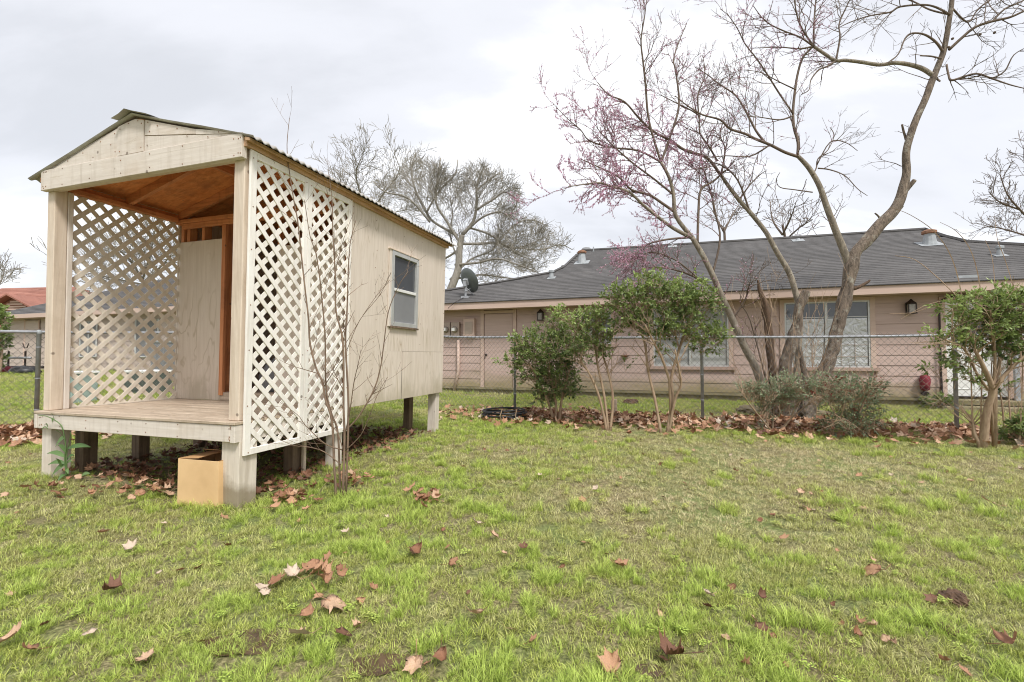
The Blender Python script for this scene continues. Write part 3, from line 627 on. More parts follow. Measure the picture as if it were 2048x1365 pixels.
for k in range(5):
    b = MB(); hw = 1.3*(1-k/5.5); b.box(c_-hw, c_+hw, 0.24, 0.29, zr+1.0+k*0.16, zr+1.10+k*0.16); b.build('louvre_slat', M['trim'], rh)
# ------------------------------------------------------------------ playhouse
SO, SA = (-1.9165+0.0116, 3.1729+0.0362), -0.3085
def lean(p): return (p[0]+0.0353*p[2], p[1]-0.0248*p[2], p[2])
shed = thing('playhouse', 'cream plywood playhouse on posts with a lattice porch and corrugated roof', 'playhouse', (SO[0], SO[1], 0), SA)
def SB(): b = MB(); b.warp = lean; return b
def sbox(name, x0, x1, y0, y1, z0, z1, mat, par=None, bevel=0.003, **k):
    b = SB(); b.box(x0, x1, y0, y1, z0, z1); return b.build(name, mat, par or shed, bevel=bevel, **k)
def spris(name, poly, off, mat, par=None, bevel=0.0, **k):
    b = SB(); b.prism(poly, off); return b.build(name, mat, par or shed, bevel=bevel, **k)
WX, LP, LL = -2.11, 1.10, 3.116
def rfz(x): return 2.80-0.285*abs(x+1.05)       # underside of the metal
# legs under the deck
def leg(x0, x1, y0, y1, mat, zt=0.404): return sbox('support_post', x0, x1, y0, y1, -0.22, zt, mat)
leg(-0.148, 0.012, 0.0, 0.15, M['post_low'], 0.404); leg(WX, WX+0.115, 0.0, 0.14, M['cream_z'])
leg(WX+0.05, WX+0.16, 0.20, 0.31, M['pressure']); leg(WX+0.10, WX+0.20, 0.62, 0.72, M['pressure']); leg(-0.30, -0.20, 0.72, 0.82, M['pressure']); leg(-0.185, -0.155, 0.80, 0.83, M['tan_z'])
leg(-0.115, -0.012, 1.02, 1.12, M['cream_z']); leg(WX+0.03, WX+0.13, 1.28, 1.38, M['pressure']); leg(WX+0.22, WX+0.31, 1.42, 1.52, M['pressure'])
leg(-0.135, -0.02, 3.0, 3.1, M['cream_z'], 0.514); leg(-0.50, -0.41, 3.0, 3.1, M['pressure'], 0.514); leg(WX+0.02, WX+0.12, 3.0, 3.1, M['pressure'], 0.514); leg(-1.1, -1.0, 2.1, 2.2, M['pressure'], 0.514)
# deck
sbox('fascia_board', WX+0.02, -0.032, -0.040, -0.001, 0.405, 0.520, M['cream_x'])
sbox('rim_joist', -0.030, 0.012, -0.040, 1.10, 0.400, 0.520, M['cream_y']); sbox('rim_joist', WX-0.018, WX+0.018, -0.045, 1.10, 0.405, 0.520, M['cream_y'])
for x in (-1.6, -1.1, -0.6): sbox('floor_joist', x, x+0.04, 0.0, LL-0.05, 0.412, 0.512, M['pressure'])
nb = 9; wv = (LP+0.055)/nb
for k in range(nb):
    y0 = -0.052+k*wv; sbox('deck_board', WX-0.02+random.uniform(-.004, .004), 0.016+random.uniform(-.003, .003), y0+0.004, y0+wv-0.005, 0.522, 0.545+random.uniform(-.0015, .0015), M['deck'], bevel=0.004)
# porch posts and beam
sbox('porch_post', WX, WX+0.088, 0.002, 0.092, 0.546, 2.47, M['tan_z'], bevel=0.005); sbox('porch_post', WX+0.002, WX+0.090, 0.094, 0.135, 0.546, 2.38, M['cream_z'], bevel=0.005)
sbox('porch_post', -0.098, -0.004, 0.002, 0.092, 0.546, 2.47, M['tan_z'], bevel=0.005)
sbox('porch_post', -0.075, -0.002, LP-0.10, LP-0.012, 0.546, 2.40, M['cream_z'])
sbox('header_beam', WX-0.004, 0.020, -0.045, -0.003, 2.352, 2.515, M['cream_x']); sbox('header_backing', WX+0.09, -0.10, 0.0, 0.04, 2.358, 2.47, M['tan_x'])
# gable boards
gy0, th = -0.034, (0, 0.024, 0)
def gp(name, pts, dy=0.0): spris(name, [(x, gy0-dy, z) for x, z in pts], th, M['cream_x'])
sl_ = lambda x: rfz(x)-0.012
gp('gable_board', [(WX+0.004, 2.520), (-1.224, 2.520), (-1.224, sl_(-1.224)), (-2.05, sl_(-2.05)-0.004)], 0)
gp('gable_board', [(-1.216, 2.520), (-0.938, 2.520), (-0.938, 2.752), (-1.03, 2.772), (-1.12, 2.760), (-1.216, sl_(-1.216))], 0.007)
gp('gable_board', [(-0.931, 2.520), (0.018, 2.520), (0.018, 2.519), (-0.12, 2.531), (-0.931, 2.633)], 0)
gp('gable_board', [(-0.931, 2.640), (-0.42, 2.576), (-0.42, sl_(-0.42)), (-0.931, sl_(-0.931))], 0.001)
gp('gable_board', [(-0.417, 2.571), (-0.12, 2.534), (0.015, 2.521), (-0.42+0.003, sl_(-0.42))], 0.003)
# ceiling plywood, rafters, plates
for s in (0, 1):
    x0, x1 = ((WX, -1.052), (-1.048, 0.03))[s]
    for k in range(2):
        ya, yb = (-0.005, 1.6) if k == 0 else (1.603, LL+0.06)
        spris('roof_sheathing', [(x0, ya, rfz(x0)-0.014), (x1, ya, rfz(x1)-0.014), (x1, ya, rfz(x1)-0.003), (x0, ya, rfz(x0)-0.003)], (0, yb-ya, 0), M['rawply'])
for y in (0.06, 0.56, 1.06, 1.62, 2.2, 2.8):
    for x0, x1 in ((WX+0.04, -1.071), (-1.029, -0.03)):
        spris('rafter', [(x0, y, rfz(x0)-0.095), (x1, y, rfz(x1)-0.095), (x1, y, rfz(x1)-0.016), (x0, y, rfz(x0)-0.016)], (0, 0.038, 0), M['raw_x'])
sbox('ridge_board', -1.069, -1.031, 0.0, LL, 2.665, 2.78, M['raw_y'])
sbox('top_plate', WX+0.002, WX+0.085, 0.04, LP-0.07, 2.385, 2.425, M['raw_y']); sbox('top_plate', WX+0.002, WX+0.04, 0.04, LP, 2.426, 2.47, M['raw_y'])
sbox('top_plate', -0.085, -0.002, 0.04, LL-0.02, 2.405, 2.445, M['raw_y'])
sbox('wall_plate', WX+0.002, -0.002, LP-0.06, LP+0.03, 2.372, 2.41, M['raw_x']); sbox('wall_plate', WX+0.09, -0.10, LP-0.045, LP-0.008, 2.320, 2.371, M['raw_x'])
# partition wall: studs, plywood, doorway
for x in (WX+0.03, WX+0.115, -1.79, -1.500, -0.80, -0.45, -0.06):
    sbox('stud', x, x+0.038, LP, LP+0.085, 0.60, 2.371, M['raw_z'])
sbox('stud', -1.462, -1.415, LP-0.044, LP-0.006, 0.60, 2.318, M['raw_z'])
sbox('wall_panel', WX+0.022, -1.475, LP-0.015, LP-0.003, 0.547, 2.188, M['ply'])
sbox('wall_panel', -0.785, -0.078, LP-0.015, LP-0.003, 0.547, 2.06, M['ply'])
sbox('threshold', -1.46, -0.787, LP-0.03, LP+0.09, 0.547, 0.63, M['deck'])
sbox('inner_floor', WX+0.01, -0.012, LP+0.10, LL-0.02, 0.60, 0.625, M['deck'])
# grey bag standing inside the doorway
bg_ = thing('storage_bag', 'dark grey soft bag standing inside the playhouse doorway', 'bag', (SO[0]+math.cos(SA)*-1.02-math.sin(SA)*1.38, SO[1]+math.sin(SA)*-1.02+math.cos(SA)*1.38, 0.626), SA)
b = MB(); b.lathe((0, 0, 0), [(0.17, 0.0), (0.21, 0.05), (0.20, 0.18), (0.15, 0.28), (0.06, 0.33), (0.03, 0.36)], 14)
b.v = [(x+0.02*mnoise.noise(Vector((x*12, y*12, z*12))), y*0.7+0.02*mnoise.noise(Vector((y*12, x*12, z*9))), z) for x, y, z in b.v]; b.build('bag_body', M['screen'], bg_, smooth=True)
b = MB(); b.tube([(-0.05, 0, 0.33), (-0.03, 0, 0.43), (0.03, 0, 0.43), (0.05, 0, 0.33)], 0.01, 5); b.build('handle', M['dark'], bg_)
# plywood walls
def holed(name, Y0, Y1, Z0, Z1f, holes, x0, x1, mat):
    b = SB(); ys = sorted({Y0, Y1, *[h[0] for h in holes], *[h[1] for h in holes]}); zs = sorted({Z0, Z1f, *[h[2] for h in holes], *[h[3] for h in holes]})
    for i in range(len(ys)-1):
        for j in range(len(zs)-1):
            cy, cz = (ys[i]+ys[i+1])/2, (zs[j]+zs[j+1])/2
            if any(h[0] < cy < h[1] and h[2] < cz < h[3] for h in holes): continue
            V = [(x0, ys[i], zs[j]), (x1, ys[i], zs[j]), (x1, ys[i+1], zs[j]), (x0, ys[i+1], zs[j]), (x0, ys[i], zs[j+1]), (x1, ys[i], zs[j+1]), (x1, ys[i+1], zs[j+1]), (x0, ys[i+1], zs[j+1])]
            b.add(V, [(1, 2, 6, 5), (0, 4, 7, 3), (0, 3, 2, 1), (4, 5, 6, 7), (0, 1, 5, 4), (2, 3, 7, 6)])
    return b.build(name, mat, shed)
WIN = (1.825, 2.365, 1.33, 2.115)
holed('side_panel', 1.125, LL, 1.047, 2.483, [WIN], -0.012, 0.012, M['ply'])
sbox('side_panel', -0.012, 0.012, 1.125, 2.083, 0.515, 1.0465, M['ply'], bevel=0)
sbox('side_panel', -0.012, 0.0128, 2.094, LL+0.001, 0.512, 1.0445, M['ply'], bevel=0)
sbox('dark_seam_strip', -0.012, 0.010, 2.0835, 2.0935, 0.515, 0.86, M['dark'], bevel=0)
sbox('left_wall', WX-0.005, WX+0.012, 1.09, LL, 0.515, 2.483, M['ply'], bevel=0)
spris('rear_wall', [(WX-0.004, LL-0.014, 0.515), (0.011, LL-0.014, 0.515), (0.011, LL-0.014, 2.482), (-1.05, LL-0.014, 2.78), (WX-0.004, LL-0.014, 2.482)], (0, 0.012, 0), M['ply'])
# window in the side wall
y0, y1, z0, z1 = WIN
b = SB(); t = 0.035
b.box(-0.006, 0.034, y0-0.012, y0+t, z0-0.012, z1+0.012); b.box(-0.006, 0.034, y1-t, y1+0.012, z0-0.012, z1+0.012); b.box(-0.006, 0.034, y0+t, y1-t, z0-0.012, z0+t); b.box(-0.006, 0.034, y0+t, y1-t, z1-t, z1+0.012)
wn = b.build('window', M['alu'], shed, bevel=0.002)
zm = z0+(z1-z0)*0.49
sbox('meeting_rail', 0.0, 0.030, y0+t+0.001, y1-t-0.001, zm-0.016, zm+0.016, M['white'], wn)
sbox('pane', 0.004, 0.008, y0+t+0.001, y1-t-0.001, zm+0.017, z1-t-0.001, M['glass'], wn, bevel=0)
sbox('pane', 0.010, 0.014, y0+t+0.001, y1-t-0.001, z0+t+0.001, zm-0.017, M['screen'], wn, bevel=0, label='lower pane behind a grey insect screen')
sbox('window_trim', 0.013, 0.030, y0-0.055, y0-0.014, z0-0.02, z1+0.03, M['cream_z'], bevel=0.002)
sbox('window_trim', 0.013, 0.040, y0-0.07, y1+0.013, z1+0.013, z1+0.022, M['tan_y'], bevel=0); sbox('window_trim', 0.013, 0.045, y0-0.02, y1+0.018, z0-0.032, z0-0.014, M['pressure'], bevel=0)
# eave trim on the right
spris('eave_board', [(0.014, -0.03, 2.430), (0.046, -0.03, 2.430), (0.046, -0.03, 2.486), (0.014, -0.03, 2.493)], (0, LL+0.05, 0), M['eave'])
spris('eave_board', [(0.047, -0.045, 2.462), (0.085, -0.045, 2.455), (0.085, -0.045, 2.474), (0.047, -0.045, 2.484)], (0, LL+0.09, 0), M['eave'])
spris('eave_board', [(WX-0.06, -0.02, 2.44), (WX-0.02, -0.02, 2.452), (WX-0.02, -0.02, 2.482), (WX-0.06, -0.02, 2.472)], (0, LL+0.04, 0), M['raw_y'])
# corrugated roof sheets
def sheet(ya, yb, s, lift):
    b = SB(); n = int((yb-ya)/0.0115); V = []; rows_ = 5
    xe = (0.140 if s else -2.265)
    xi = -1.05+(0.0 if s else 0.0)
    for side in (0, 1):
        for r_ in range(rows_+1):
            x = xi+(xe-xi)*r_/rows_
            for i in range(n+1):
                y = ya+(yb-ya)*i/n
                zc = 0.0085*math.cos(2*math.pi*y/0.0675)+lift+0.012+0.006*mnoise.noise(Vector((x*2, y*2, 5)))-0.012*(r_/rows_)**4*abs(mnoise.noise(Vector((y*1.2, 3, s))))
                if s and r_ == rows_: V.append((x-0.004, y, rfz(x)+zc-0.016)); continue
                if s and r_ == rows_-1: x = xe-0.012
                V.append((x, y, rfz(x)+zc-(0.0012 if side else 0)))
    m_ = (rows_+1)*(n+1); F = []
    for side in (0, 1):
        for r_ in range(rows_):
            for i in range(n):
                q = side*m_+r_*(n+1)+i; F.append((q, q+1, q+n+2, q+n+1) if side == 0 else (q, q+n+1, q+n+2, q+1))
    for i in range(n): q = rows_*(n+1)+i; F.append((q, q+1, q+1+m_, q+m_))
    for r_ in range(rows_):
        q = r_*(n+1); F.append((q, q+n+1, q+n+1+m_, q+m_))
    b.add(V, F); return b.build('roof_sheet', M['zinc'], shed, smooth=True)
for s in (0, 1):
    for k in range(4):
        ya = -0.055+k*0.825; sheet(ya, min(ya+0.88, 3.235), s, 0.004*(k % 2))
b = SB(); P = []
for y in np.linspace(-0.10, 3.25, 60):
    w = 0.012*math.sin(y*9)+0.010*math.cos(y*23)
    P.append([(-1.20, y, rfz(-1.20)+0.028+w*0.5), (-1.12, y, 2.805+w*0.4), (-1.06, y, 2.832+w*0.3), (-0.98, y, 2.806+w*0.4), (-0.84, y, rfz(-0.84)+0.026+w*0.5)])
V = [p for r_ in P for p in r_]+[(p[0], p[1], p[2]-0.0015) for r_ in P for p in r_]; n = len(P); F = []
for i in range(n-1):
    for k in range(4): q = i*5+k; F += [(q, q+1, q+6, q+5), (n*5+q, n*5+q+5, n*5+q+6, n*5+q+1)]
b.add(V, F); b.build('ridge_flashing', M['zinc'], shed)
# lattice panels: every slat a piece
def clip(poly, f):
    out = []
    for i in range(len(poly)):
        a, c = poly[i], poly[(i+1) % len(poly)]; fa, fc = f(a), f(c)
        if fa >= 0: out.append(a)
        if fa*fc < 0: t = fa/(fa-fc); out.append((a[0]+(c[0]-a[0])*t, a[1]+(c[1]-a[1])*t))
    return out
def lattice(xo, y0, y1, z0, z1, per, wd, mat, frame=None, ph=0.0, inner=1, label=None):
    p = SB(); fw = 0.055
    if frame:
        for (a, c, e_, g) in frame: p.box(xo+0.002, xo+0.020, a, c, e_, g)
        root = p.build('lattice_panel', mat, shed, bevel=0.002, label=label)
    else:
        p.box(xo-0.004, xo+0.016, y0, y1, z0-0.004, z0+0.008); root = p.build('lattice_panel', mat, shed, label=label)
    h = wd/2*math.sqrt(2)
    for s in (1, -1):
        k = -40
        while k < 80:
            c = z0+ph+k*per+(0.0 if s > 0 else per*0.37)
            # band z = s*(y-y0)+c +- h
            Y = (y0-0.5, y1+0.5)
            P = [(Y[0], s*(Y[0]-y0)+c-h), (Y[1], s*(Y[1]-y0)+c-h), (Y[1], s*(Y[1]-y0)+c+h), (Y[0], s*(Y[0]-y0)+c+h)]
            for f in (lambda q: q[0]-y0, lambda q: y1-q[0], lambda q: q[1]-z0, lambda q: z1-q[1]):
                P = clip(P, f)
                if not P: break
            k += 1
            if len(P) < 3: continue
            ar = abs(sum(P[i][0]*P[(i+1) % len(P)][1]-P[(i+1) % len(P)][0]*P[i][1] for i in range(len(P))))/2
            if ar < 0.0006: continue
            xx = xo+(0.0 if s*inner > 0 else 0.0062)
            b = SB(); b.prism([(xx, a_, z_) for a_, z_ in P], (0.006, 0, 0)); b.build('slat', mat, root)
    return root
XL = 0.016
zb_, zt_ = 0.302, 2.427
lattice(XL, 0.052, 0.535, zb_+0.03, zt_-0.035, 0.1235, 0.034, M['lattice'], [(0.017, 0.07, zb_, zt_+0.001), (0.525, 0.567, zb_+0.001, zt_), (0.071, 0.524, zt_-0.05, zt_), (0.071, 0.524, zb_, zb_+0.045)], inner=1, label='front white framed lattice panel')
lattice(XL, 0.590, 1.085, zb_+0.03, zt_-0.035, 0.1235, 0.034, M['lattice'], [(0.571, 0.613, zb_+0.003, zt_), (1.075, 1.122, zb_+0.002, zt_), (0.614, 1.074, zt_-0.05, zt_), (0.614, 1.074, zb_+0.003, zb_+0.045)], ph=0.05, inner=-1, label='rear white framed lattice panel')
lattice(WX+0.022, 0.137, LP-0.018, 0.552, 2.384, 0.131, 0.037, M['lattice_old'], ph=0.02, inner=-1, label='older cream lattice panel with no frame')

# rusty nail heads
b = SB()
def nail(x, y, z, ax_=(0, -1, 0)): b.lathe((x, y, z), [(0.0045, 0.0), (0.0045, 0.002), (0.0, 0.0025)], 6, axis=ax_)
rnd = random.Random(4)
for x in [WX+0.03, WX+0.045, WX+0.06]+[WX+0.3+0.33*k+rnd.uniform(-.05, .05) for k in range(5)]+[-0.05, -0.02, 0.0]:
    for z in (2.375, 2.49): nail(x+rnd.uniform(-.01, .01), -0.045, z+rnd.uniform(-.012, .012))
    for z in (0.43, 0.50): nail(min(x, -0.05)+rnd.uniform(-.01, .01)+0.02, -0.040, z+rnd.uniform(-.012, .012))
for x, z in [(-1.95, 2.545), (-1.8, 2.56), (-1.62, 2.60), (-1.5, 2.55), (-1.42, 2.66), (-1.3, 2.62), (-1.26, 2.70), (-1.25, 2.56)]: nail(x, -0.034, z)
for x, z in [(-1.19, 2.72), (-1.19, 2.55), (-1.1, 2.75), (-1.0, 2.755), (-0.96, 2.73), (-0.96, 2.55)]: nail(x, -0.041, z)
for x, z in [(-0.9, 2.73), (-0.88, 2.66), (-0.8, 2.69), (-0.6, 2.64), (-0.5, 2.57), (-0.9, 2.56), (-0.3, 2.535), (-0.2, 2.555)]: nail(x, -0.0375, z)
for y in (0.043, 0.545, 0.592, 1.10):
    for k in range(7): nail(XL+0.020, y+rnd.uniform(-.008, .008), 0.33+k*0.345+rnd.uniform(-.03, .03), (1, 0, 0))
for y in (1.15, 1.55, 2.05, 2.5, 3.09):
    for k in range(6): nail(0.0125, y+rnd.uniform(-.02, .02), 1.1+k*0.25+rnd.uniform(-.04, .04), (1, 0, 0)) if not (WIN[0]-.05 < y < WIN[1]+.05 and 1.3 < 1.1+k*.25 < 2.15) else None
b.build('nail_heads', M['rust'], shed, kind='stuff')

# ------------------------------------------------------------------ cardboard box below the deck
p0 = gnd(354, 1010); p1 = gnd(432, 1018)
bx = thing('cardboard_box', 'open plain cardboard box under the front corner of the playhouse deck', 'box', (p0.x, p0.y, p0.z-0.01), SA+0.05)
w, d, h = 0.36, 0.30, 0.335
b = MB(); t = 0.005
b.box(0, w, 0, t, 0, h); b.box(0, w, d-t, d, 0, h); b.box(0, t, t, d-t, 0, h); b.box(w-t, w, t, d-t, 0, h); b.box(0, w, 0, d, 0, t); b.build('box_body', M['cardboard'], bx, bevel=0.001)
for (P, o) in ((((0, d, h), (w, d, h), (w-0.03, d-0.13, h+0.035), (0.03, d-0.13, h+0.035)), 0), (((0, 0.002, h), (0, d, h), (0.15, d-0.03, h+0.012), (0.15, 0.03, h+0.005)), 0), (((w, 0.002, h), (w, d, h), (w-0.12, d-0.03, h-0.06), (w-0.12, 0.03, h-0.04)), 0)):
    b = MB(); b.prism(P, (0, 0, 0.004)); b.build('flap', M['cardboard_in'], bx)

# ------------------------------------------------------------------ chain link fences
FA_, FD = Vector((0.05, 8.1, 0)), Vector((0.938, -0.346, 0)).normalized()
def fence(name, label, pts, ends, mesh_lo=0.03):
    """pts: (x, y, rail z above 0) at each post"""
    c = thing(name, label, 'fence', (pts[0][0], pts[0][1], gz(pts[0][0], pts[0][1])))
    og = c.location; rel = lambda P: (P[0]-og[0], P[1]-og[1], P[2]-og[2])
    for i, p in enumerate(pts):
        g = gz(p[0], p[1]); b = MB()
        b.lathe(rel((p[0], p[1], g-0.05)), [(0.024, 0), (0.024, p[2]-g+0.02), (0.030, p[2]-g+0.025), (0.030, p[2]-g+0.05), (0.018, p[2]-g+0.075), (0.0, p[2]-g+0.08)], 10)
        fp_ = b.build('fence_post', M['galv_dark'], c, smooth=True)
        b = MB()
        for q in (0.25, 0.55, 0.85): b.lathe(rel((p[0], p[1], g+(p[2]-g)*q)), [(0.027, 0), (0.027, 0.012)], 10)
        b.build('tie_band', M['galv'], fp_)
    b = MB(); R_ = []
    for i in range(len(pts)-1):
        a, e_ = Vector(pts[i]), Vector(pts[i+1])
        for k in range(8): q = a.lerp(e_, k/8); R_.append(q+Vector((0, 0, -0.012*math.sin(math.pi*k/8))))
    R_.append(Vector(pts[-1])); b.tube([rel(p) for p in R_], 0.0185, 8); b.build('top_rail', M['galv'], c, smooth=True)
    for i in range(len(pts)-1):
        a, e_ = Vector(pts[i]), Vector(pts[i+1]); L = (e_.xy-a.xy).length; nrm = Vector((-(e_-a).y, (e_-a).x, 0)).normalized()*0.022
        b = MB(); D = 0.080; k = -int(1.4/D)-1
        def Pt(u, v):   # u along, v in [0,1.25] height above the ground line
            q = a.lerp(e_, u/L); g = gz(q.x, q.y)+mesh_lo; top = a.z+(e_.z-a.z)*u/L+0.035; return Vector((q.x, q.y, g+v))-nrm, top-g
        while k*D < L+1.4:
            for s in (1, -1):
                u0 = k*D+0.02; H = Pt(min(max(u0, 0), L), 0)[1]
                ua, va, ub, vb = (u0, 0.0, u0+H*0.93, H) if s > 0 else (u0, H, u0+H*0.93, 0.0)
                lo, hi = max(ua, 0), min(ub, L)
                if hi-lo < 0.02: continue
                f = lambda u: va+(vb-va)*(u-ua)/(ub-ua)
                p, q = Pt(lo, f(lo))[0], Pt(hi, f(hi))[0]
                m1 = p.lerp(q, 0.5)+Vector((0, 0, random.uniform(-.006, .006)))
                b.tube([rel(p+nrm*0.05*s), rel(m1+nrm*0.05*s), rel(q+nrm*0.05*s)], 0.0020, 3, cap=False)
            k += 1
        b.build('wire_mesh', M['wire'], c, kind='stuff')
    return c
tF = lambda t, z: (FA_.x+FD.x*t, FA_.y+FD.y*t, z)
LF0, LFD = Vector((-6.03, 5.4, 0)), Vector((0.38, 0.925, 0)).normalized()
corner = (-4.42, 9.72)
tc_ = (Vector(corner+(0,))-FA_).dot(FD)
corner = (FA_.x+FD.x*tc_, FA_.y+FD.y*tc_)
fence('chain_link_fence', 'chain link fence on grey posts running behind the shrubs in front of the pink house', [tF(tc_, 1.46), tF(-1.60, 1.365), tF(0, 1.325), tF(3.05, 1.285), tF(6.1, 1.265), tF(9.15, 1.26)], None)
l0 = Vector((corner[0], corner[1], 0)); ldir = (Vector((-6.03, 5.4, 0))-l0).normalized()
dist = (Vector((-6.03, 5.4, 0))-l0).length
pl = lambda t, z: (l0.x+ldir.x*t, l0.y+ldir.y*t, z)
fence('chain_link_fence', 'chain link fence on the left with a leaf drift along its foot', [pl(0.02, 1.50), pl(1.7, 1.42), pl(dist-0.35, 1.292), pl(dist+2.3, 1.25)], None)

# ------------------------------------------------------------------ things by the fences
# hose coil
p = gnd(1009, 838)
hc = thing('hose_coil', 'coil of black irrigation hose lying on the grass left of the first shrub', 'hose', (p.x, p.y, p.z))
b = MB()
P = []
for i in range(200):
    t = i/200*2*math.pi*8.0; r = 0.335+0.02*math.sin(t*0.37)+random.uniform(-.004, .004); P.append((r*math.cos(t), r*math.sin(t)*0.95, 0.025+0.125*i/200+0.012*math.sin(t*1.3)))
b.tube(P, 0.011, 6); b.build('hose', M['black_rubber'], hc, smooth=True)
b = MB(); b.tube([(-0.05, -0.335, 0.0), (-0.06, -0.36, 0.09), (-0.03, -0.34, 0.19), (0.0, -0.29, 0.16)], 0.009, 5); b.build('tie', M['twig_tan'], hc)
b = MB(); b.tube([(0.18, -0.30, 0.0), (0.17, -0.33, 0.09), (0.19, -0.31, 0.18), (0.16, -0.25, 0.13)], 0.008, 5); b.build('tie', M['twig_tan'], hc)
# wood stake
p = gnd(1229, 838); b = MB(); b.box(-0.045, 0.045, -0.03, 0.03, -0.1, 0.30); b.v = [(x, y, z+(0.015 if x > 0 and z > 0 else 0)) for x, y, z in b.v]
o = b.build('wooden_stake', M['deck'], bevel=0.006); o.location = p; o.rotation_euler = (0.03, -0.02, -0.3); tag(o, 'short cut-off wooden stake in the leaves behind the second shrub', 'stake')
# mossy stones / edging behind the fence
def rock(name, px, py, Y, sx, sy, sz, label, cat, mat, group=None):
    P = at(px, py, Y); g = gz(P.x, Y); b = MB(); V = []; n = 26; m = 14
    for j in range(m+1):
        for i in range(n):
            th, ph = 2*math.pi*i/n, math.pi*j/m; v = Vector((math.sin(ph)*math.cos(th), math.sin(ph)*math.sin(th), math.cos(ph)))
            r_ = 1+0.28*mnoise.noise(v*1.7+Vector((px, 0, 0)))+0.22*mnoise.noise(v*5+Vector((px, 3, 0)))+0.12*mnoise.noise(v*11+Vector((px, 3, 7))); V.append((v.x*sx*r_, v.y*sy*r_, v.z*sz*r_))
    F = [(j*n+i, j*n+(i+1) % n, (j+1)*n+(i+1) % n, (j+1)*n+i) for j in range(m) for i in range(n)]
    b.add(V, F); o = b.build(name, mat, smooth=False); o.location = (P.x, Y, g+sz*0.45); o.rotation_euler.z = HA; return tag(o, label, cat, group)
rock('rock', 1500, 815, 8.0, 0.20, 0.15, 0.09, 'flat brown mossy rock at the left foot of the old redbud trunks', 'rock', M['stone'])
rock('mossy_log', 1590, 812, 7.75, 0.55, 0.11, 0.075, 'low rotten mossy log lying behind the small grey-green shrubs', 'log', M['stone'])
rock('bark_slab', 1600, 880, 5.75, 0.17, 0.07, 0.02, 'dark rotten bark slab half buried in the leaf drift', 'bark', M['bark_dark'])
rock('soil_clump', 1262, 795, 9.6, 0.16, 0.12, 0.07, 'dark soil clump against the foundation below the hose hanger', 'soil', M['soil'])
pp = gnd(1908, 1205); rock('soil_clump', 1908, 1205, pp.y, 0.048, 0.045, 0.030, 'brown crumbly soil clump on the lawn in the right foreground', 'soil', M['soil'])
pp = gnd(1590, 1270); rock('soil_clump', 1893, 1262, gnd(1893, 1262).y, 0.035, 0.03, 0.014, 'smaller dark soil clump just below the crumbly one', 'soil', M['soil'])
# left neighbour yard: cabinets, condenser, tube rack
def cabinet(px, py, Y, w, d, h, label, mat, lid):
    P = at(px, py, Y); g = gz(P.x, Y); t = thing('utility_cabinet', label, 'utility box', (P.x, Y, g), HA)
    b = MB(); b.box(-w/2, w/2, 0, d, -0.05, h); bb = b.build('cabinet_body', mat, t, bevel=0.01)
    b = MB(); b.box(-w/2-0.02, w/2+0.02, -0.02, d+0.02, h, h+0.05); b.build('lid', lid, t, bevel=0.01)
    b = MB(); b.box(-w/2+0.05, -0.005, -0.012, 0.0, 0.08, h-0.05); b.build('door', mat, t); b = MB(); b.box(0.005, w/2-0.05, -0.012, 0.0, 0.08, h-0.05); b.build('door', mat, t)
cabinet(130, 800, 8.3, 0.36, 0.4, 0.52, 'pale green utility cabinet behind the left end of the cream lattice', M['greenbox'], M['white'])
cabinet(264, 800, 9.6, 0.60, 0.6, 0.44, 'dark green condenser box with a white lid seen through the lattice', M['acgrey'], M['white'])
cabinet(312, 780, 12.5, 0.5, 0.4, 1.0, 'tall grey cabinet by the neighbour wall seen through the lattice', M['screen'], M['ventgrey'])
P = at(20, 745, 15.5); g = gz(P.x, P.y)
rk = thing('tube_rack', 'low grey tube frame holding dark gear in front of the neighbour wall', 'frame', (P.x, P.y, g), HA)
b = MB(); b.tube([(-1.6, 0, 0.52), (1.15, 0, 0.52)], 0.035, 8); b.build('rail', M['galv'], rk, smooth=True)
for x in (-1.2, -0.35, 0.62):
    b = MB(); b.tube([(x, 0.1, -0.05), (x, 0.1, 0.75)], 0.03, 6); b.build('upright', M['bronze'], rk)
b = MB(); b.tube([(0.45, 0.1, 1.0), (0.55, 0.1, 0.85), (0.69, 0.1, 0.85), (0.79, 0.1, 1.0)], 0.015, 5); b.build('fork', M['bronze'], rk)
b = MB(); b.tube([(-1.5, 0.15, 0.2), (1.6, 0.15, 0.22)], 0.04, 6); b.build('lower_rail', M['bronze'], rk)
for dx_, mt, nm, lb in ((0.1, 'red', 'red_bag', 'bright red bag on the ground at the tube frame'), (1.3, 'black_rubber', 'black_bag', 'black bag on the ground at the right end of the tube frame')):
    q = Vector((P.x, P.y, g))+hx*dx_+Vector((0, -0.25, 0)); b = MB(); b.lathe((0, 0, 0), [(0.30, 0), (0.34, 0.08), (0.26, 0.2), (0.05, 0.26)], 10)
    b.v = [(x*1.3+0.08*mnoise.noise(Vector((x*6, y*6, dx_))), y, z+0.05*mnoise.noise(Vector((x*7, y*7, 2)))) for x, y, z in b.v]
    o = b.build(nm, M[mt], smooth=True); o.location = q; tag(o, lb, 'bag')
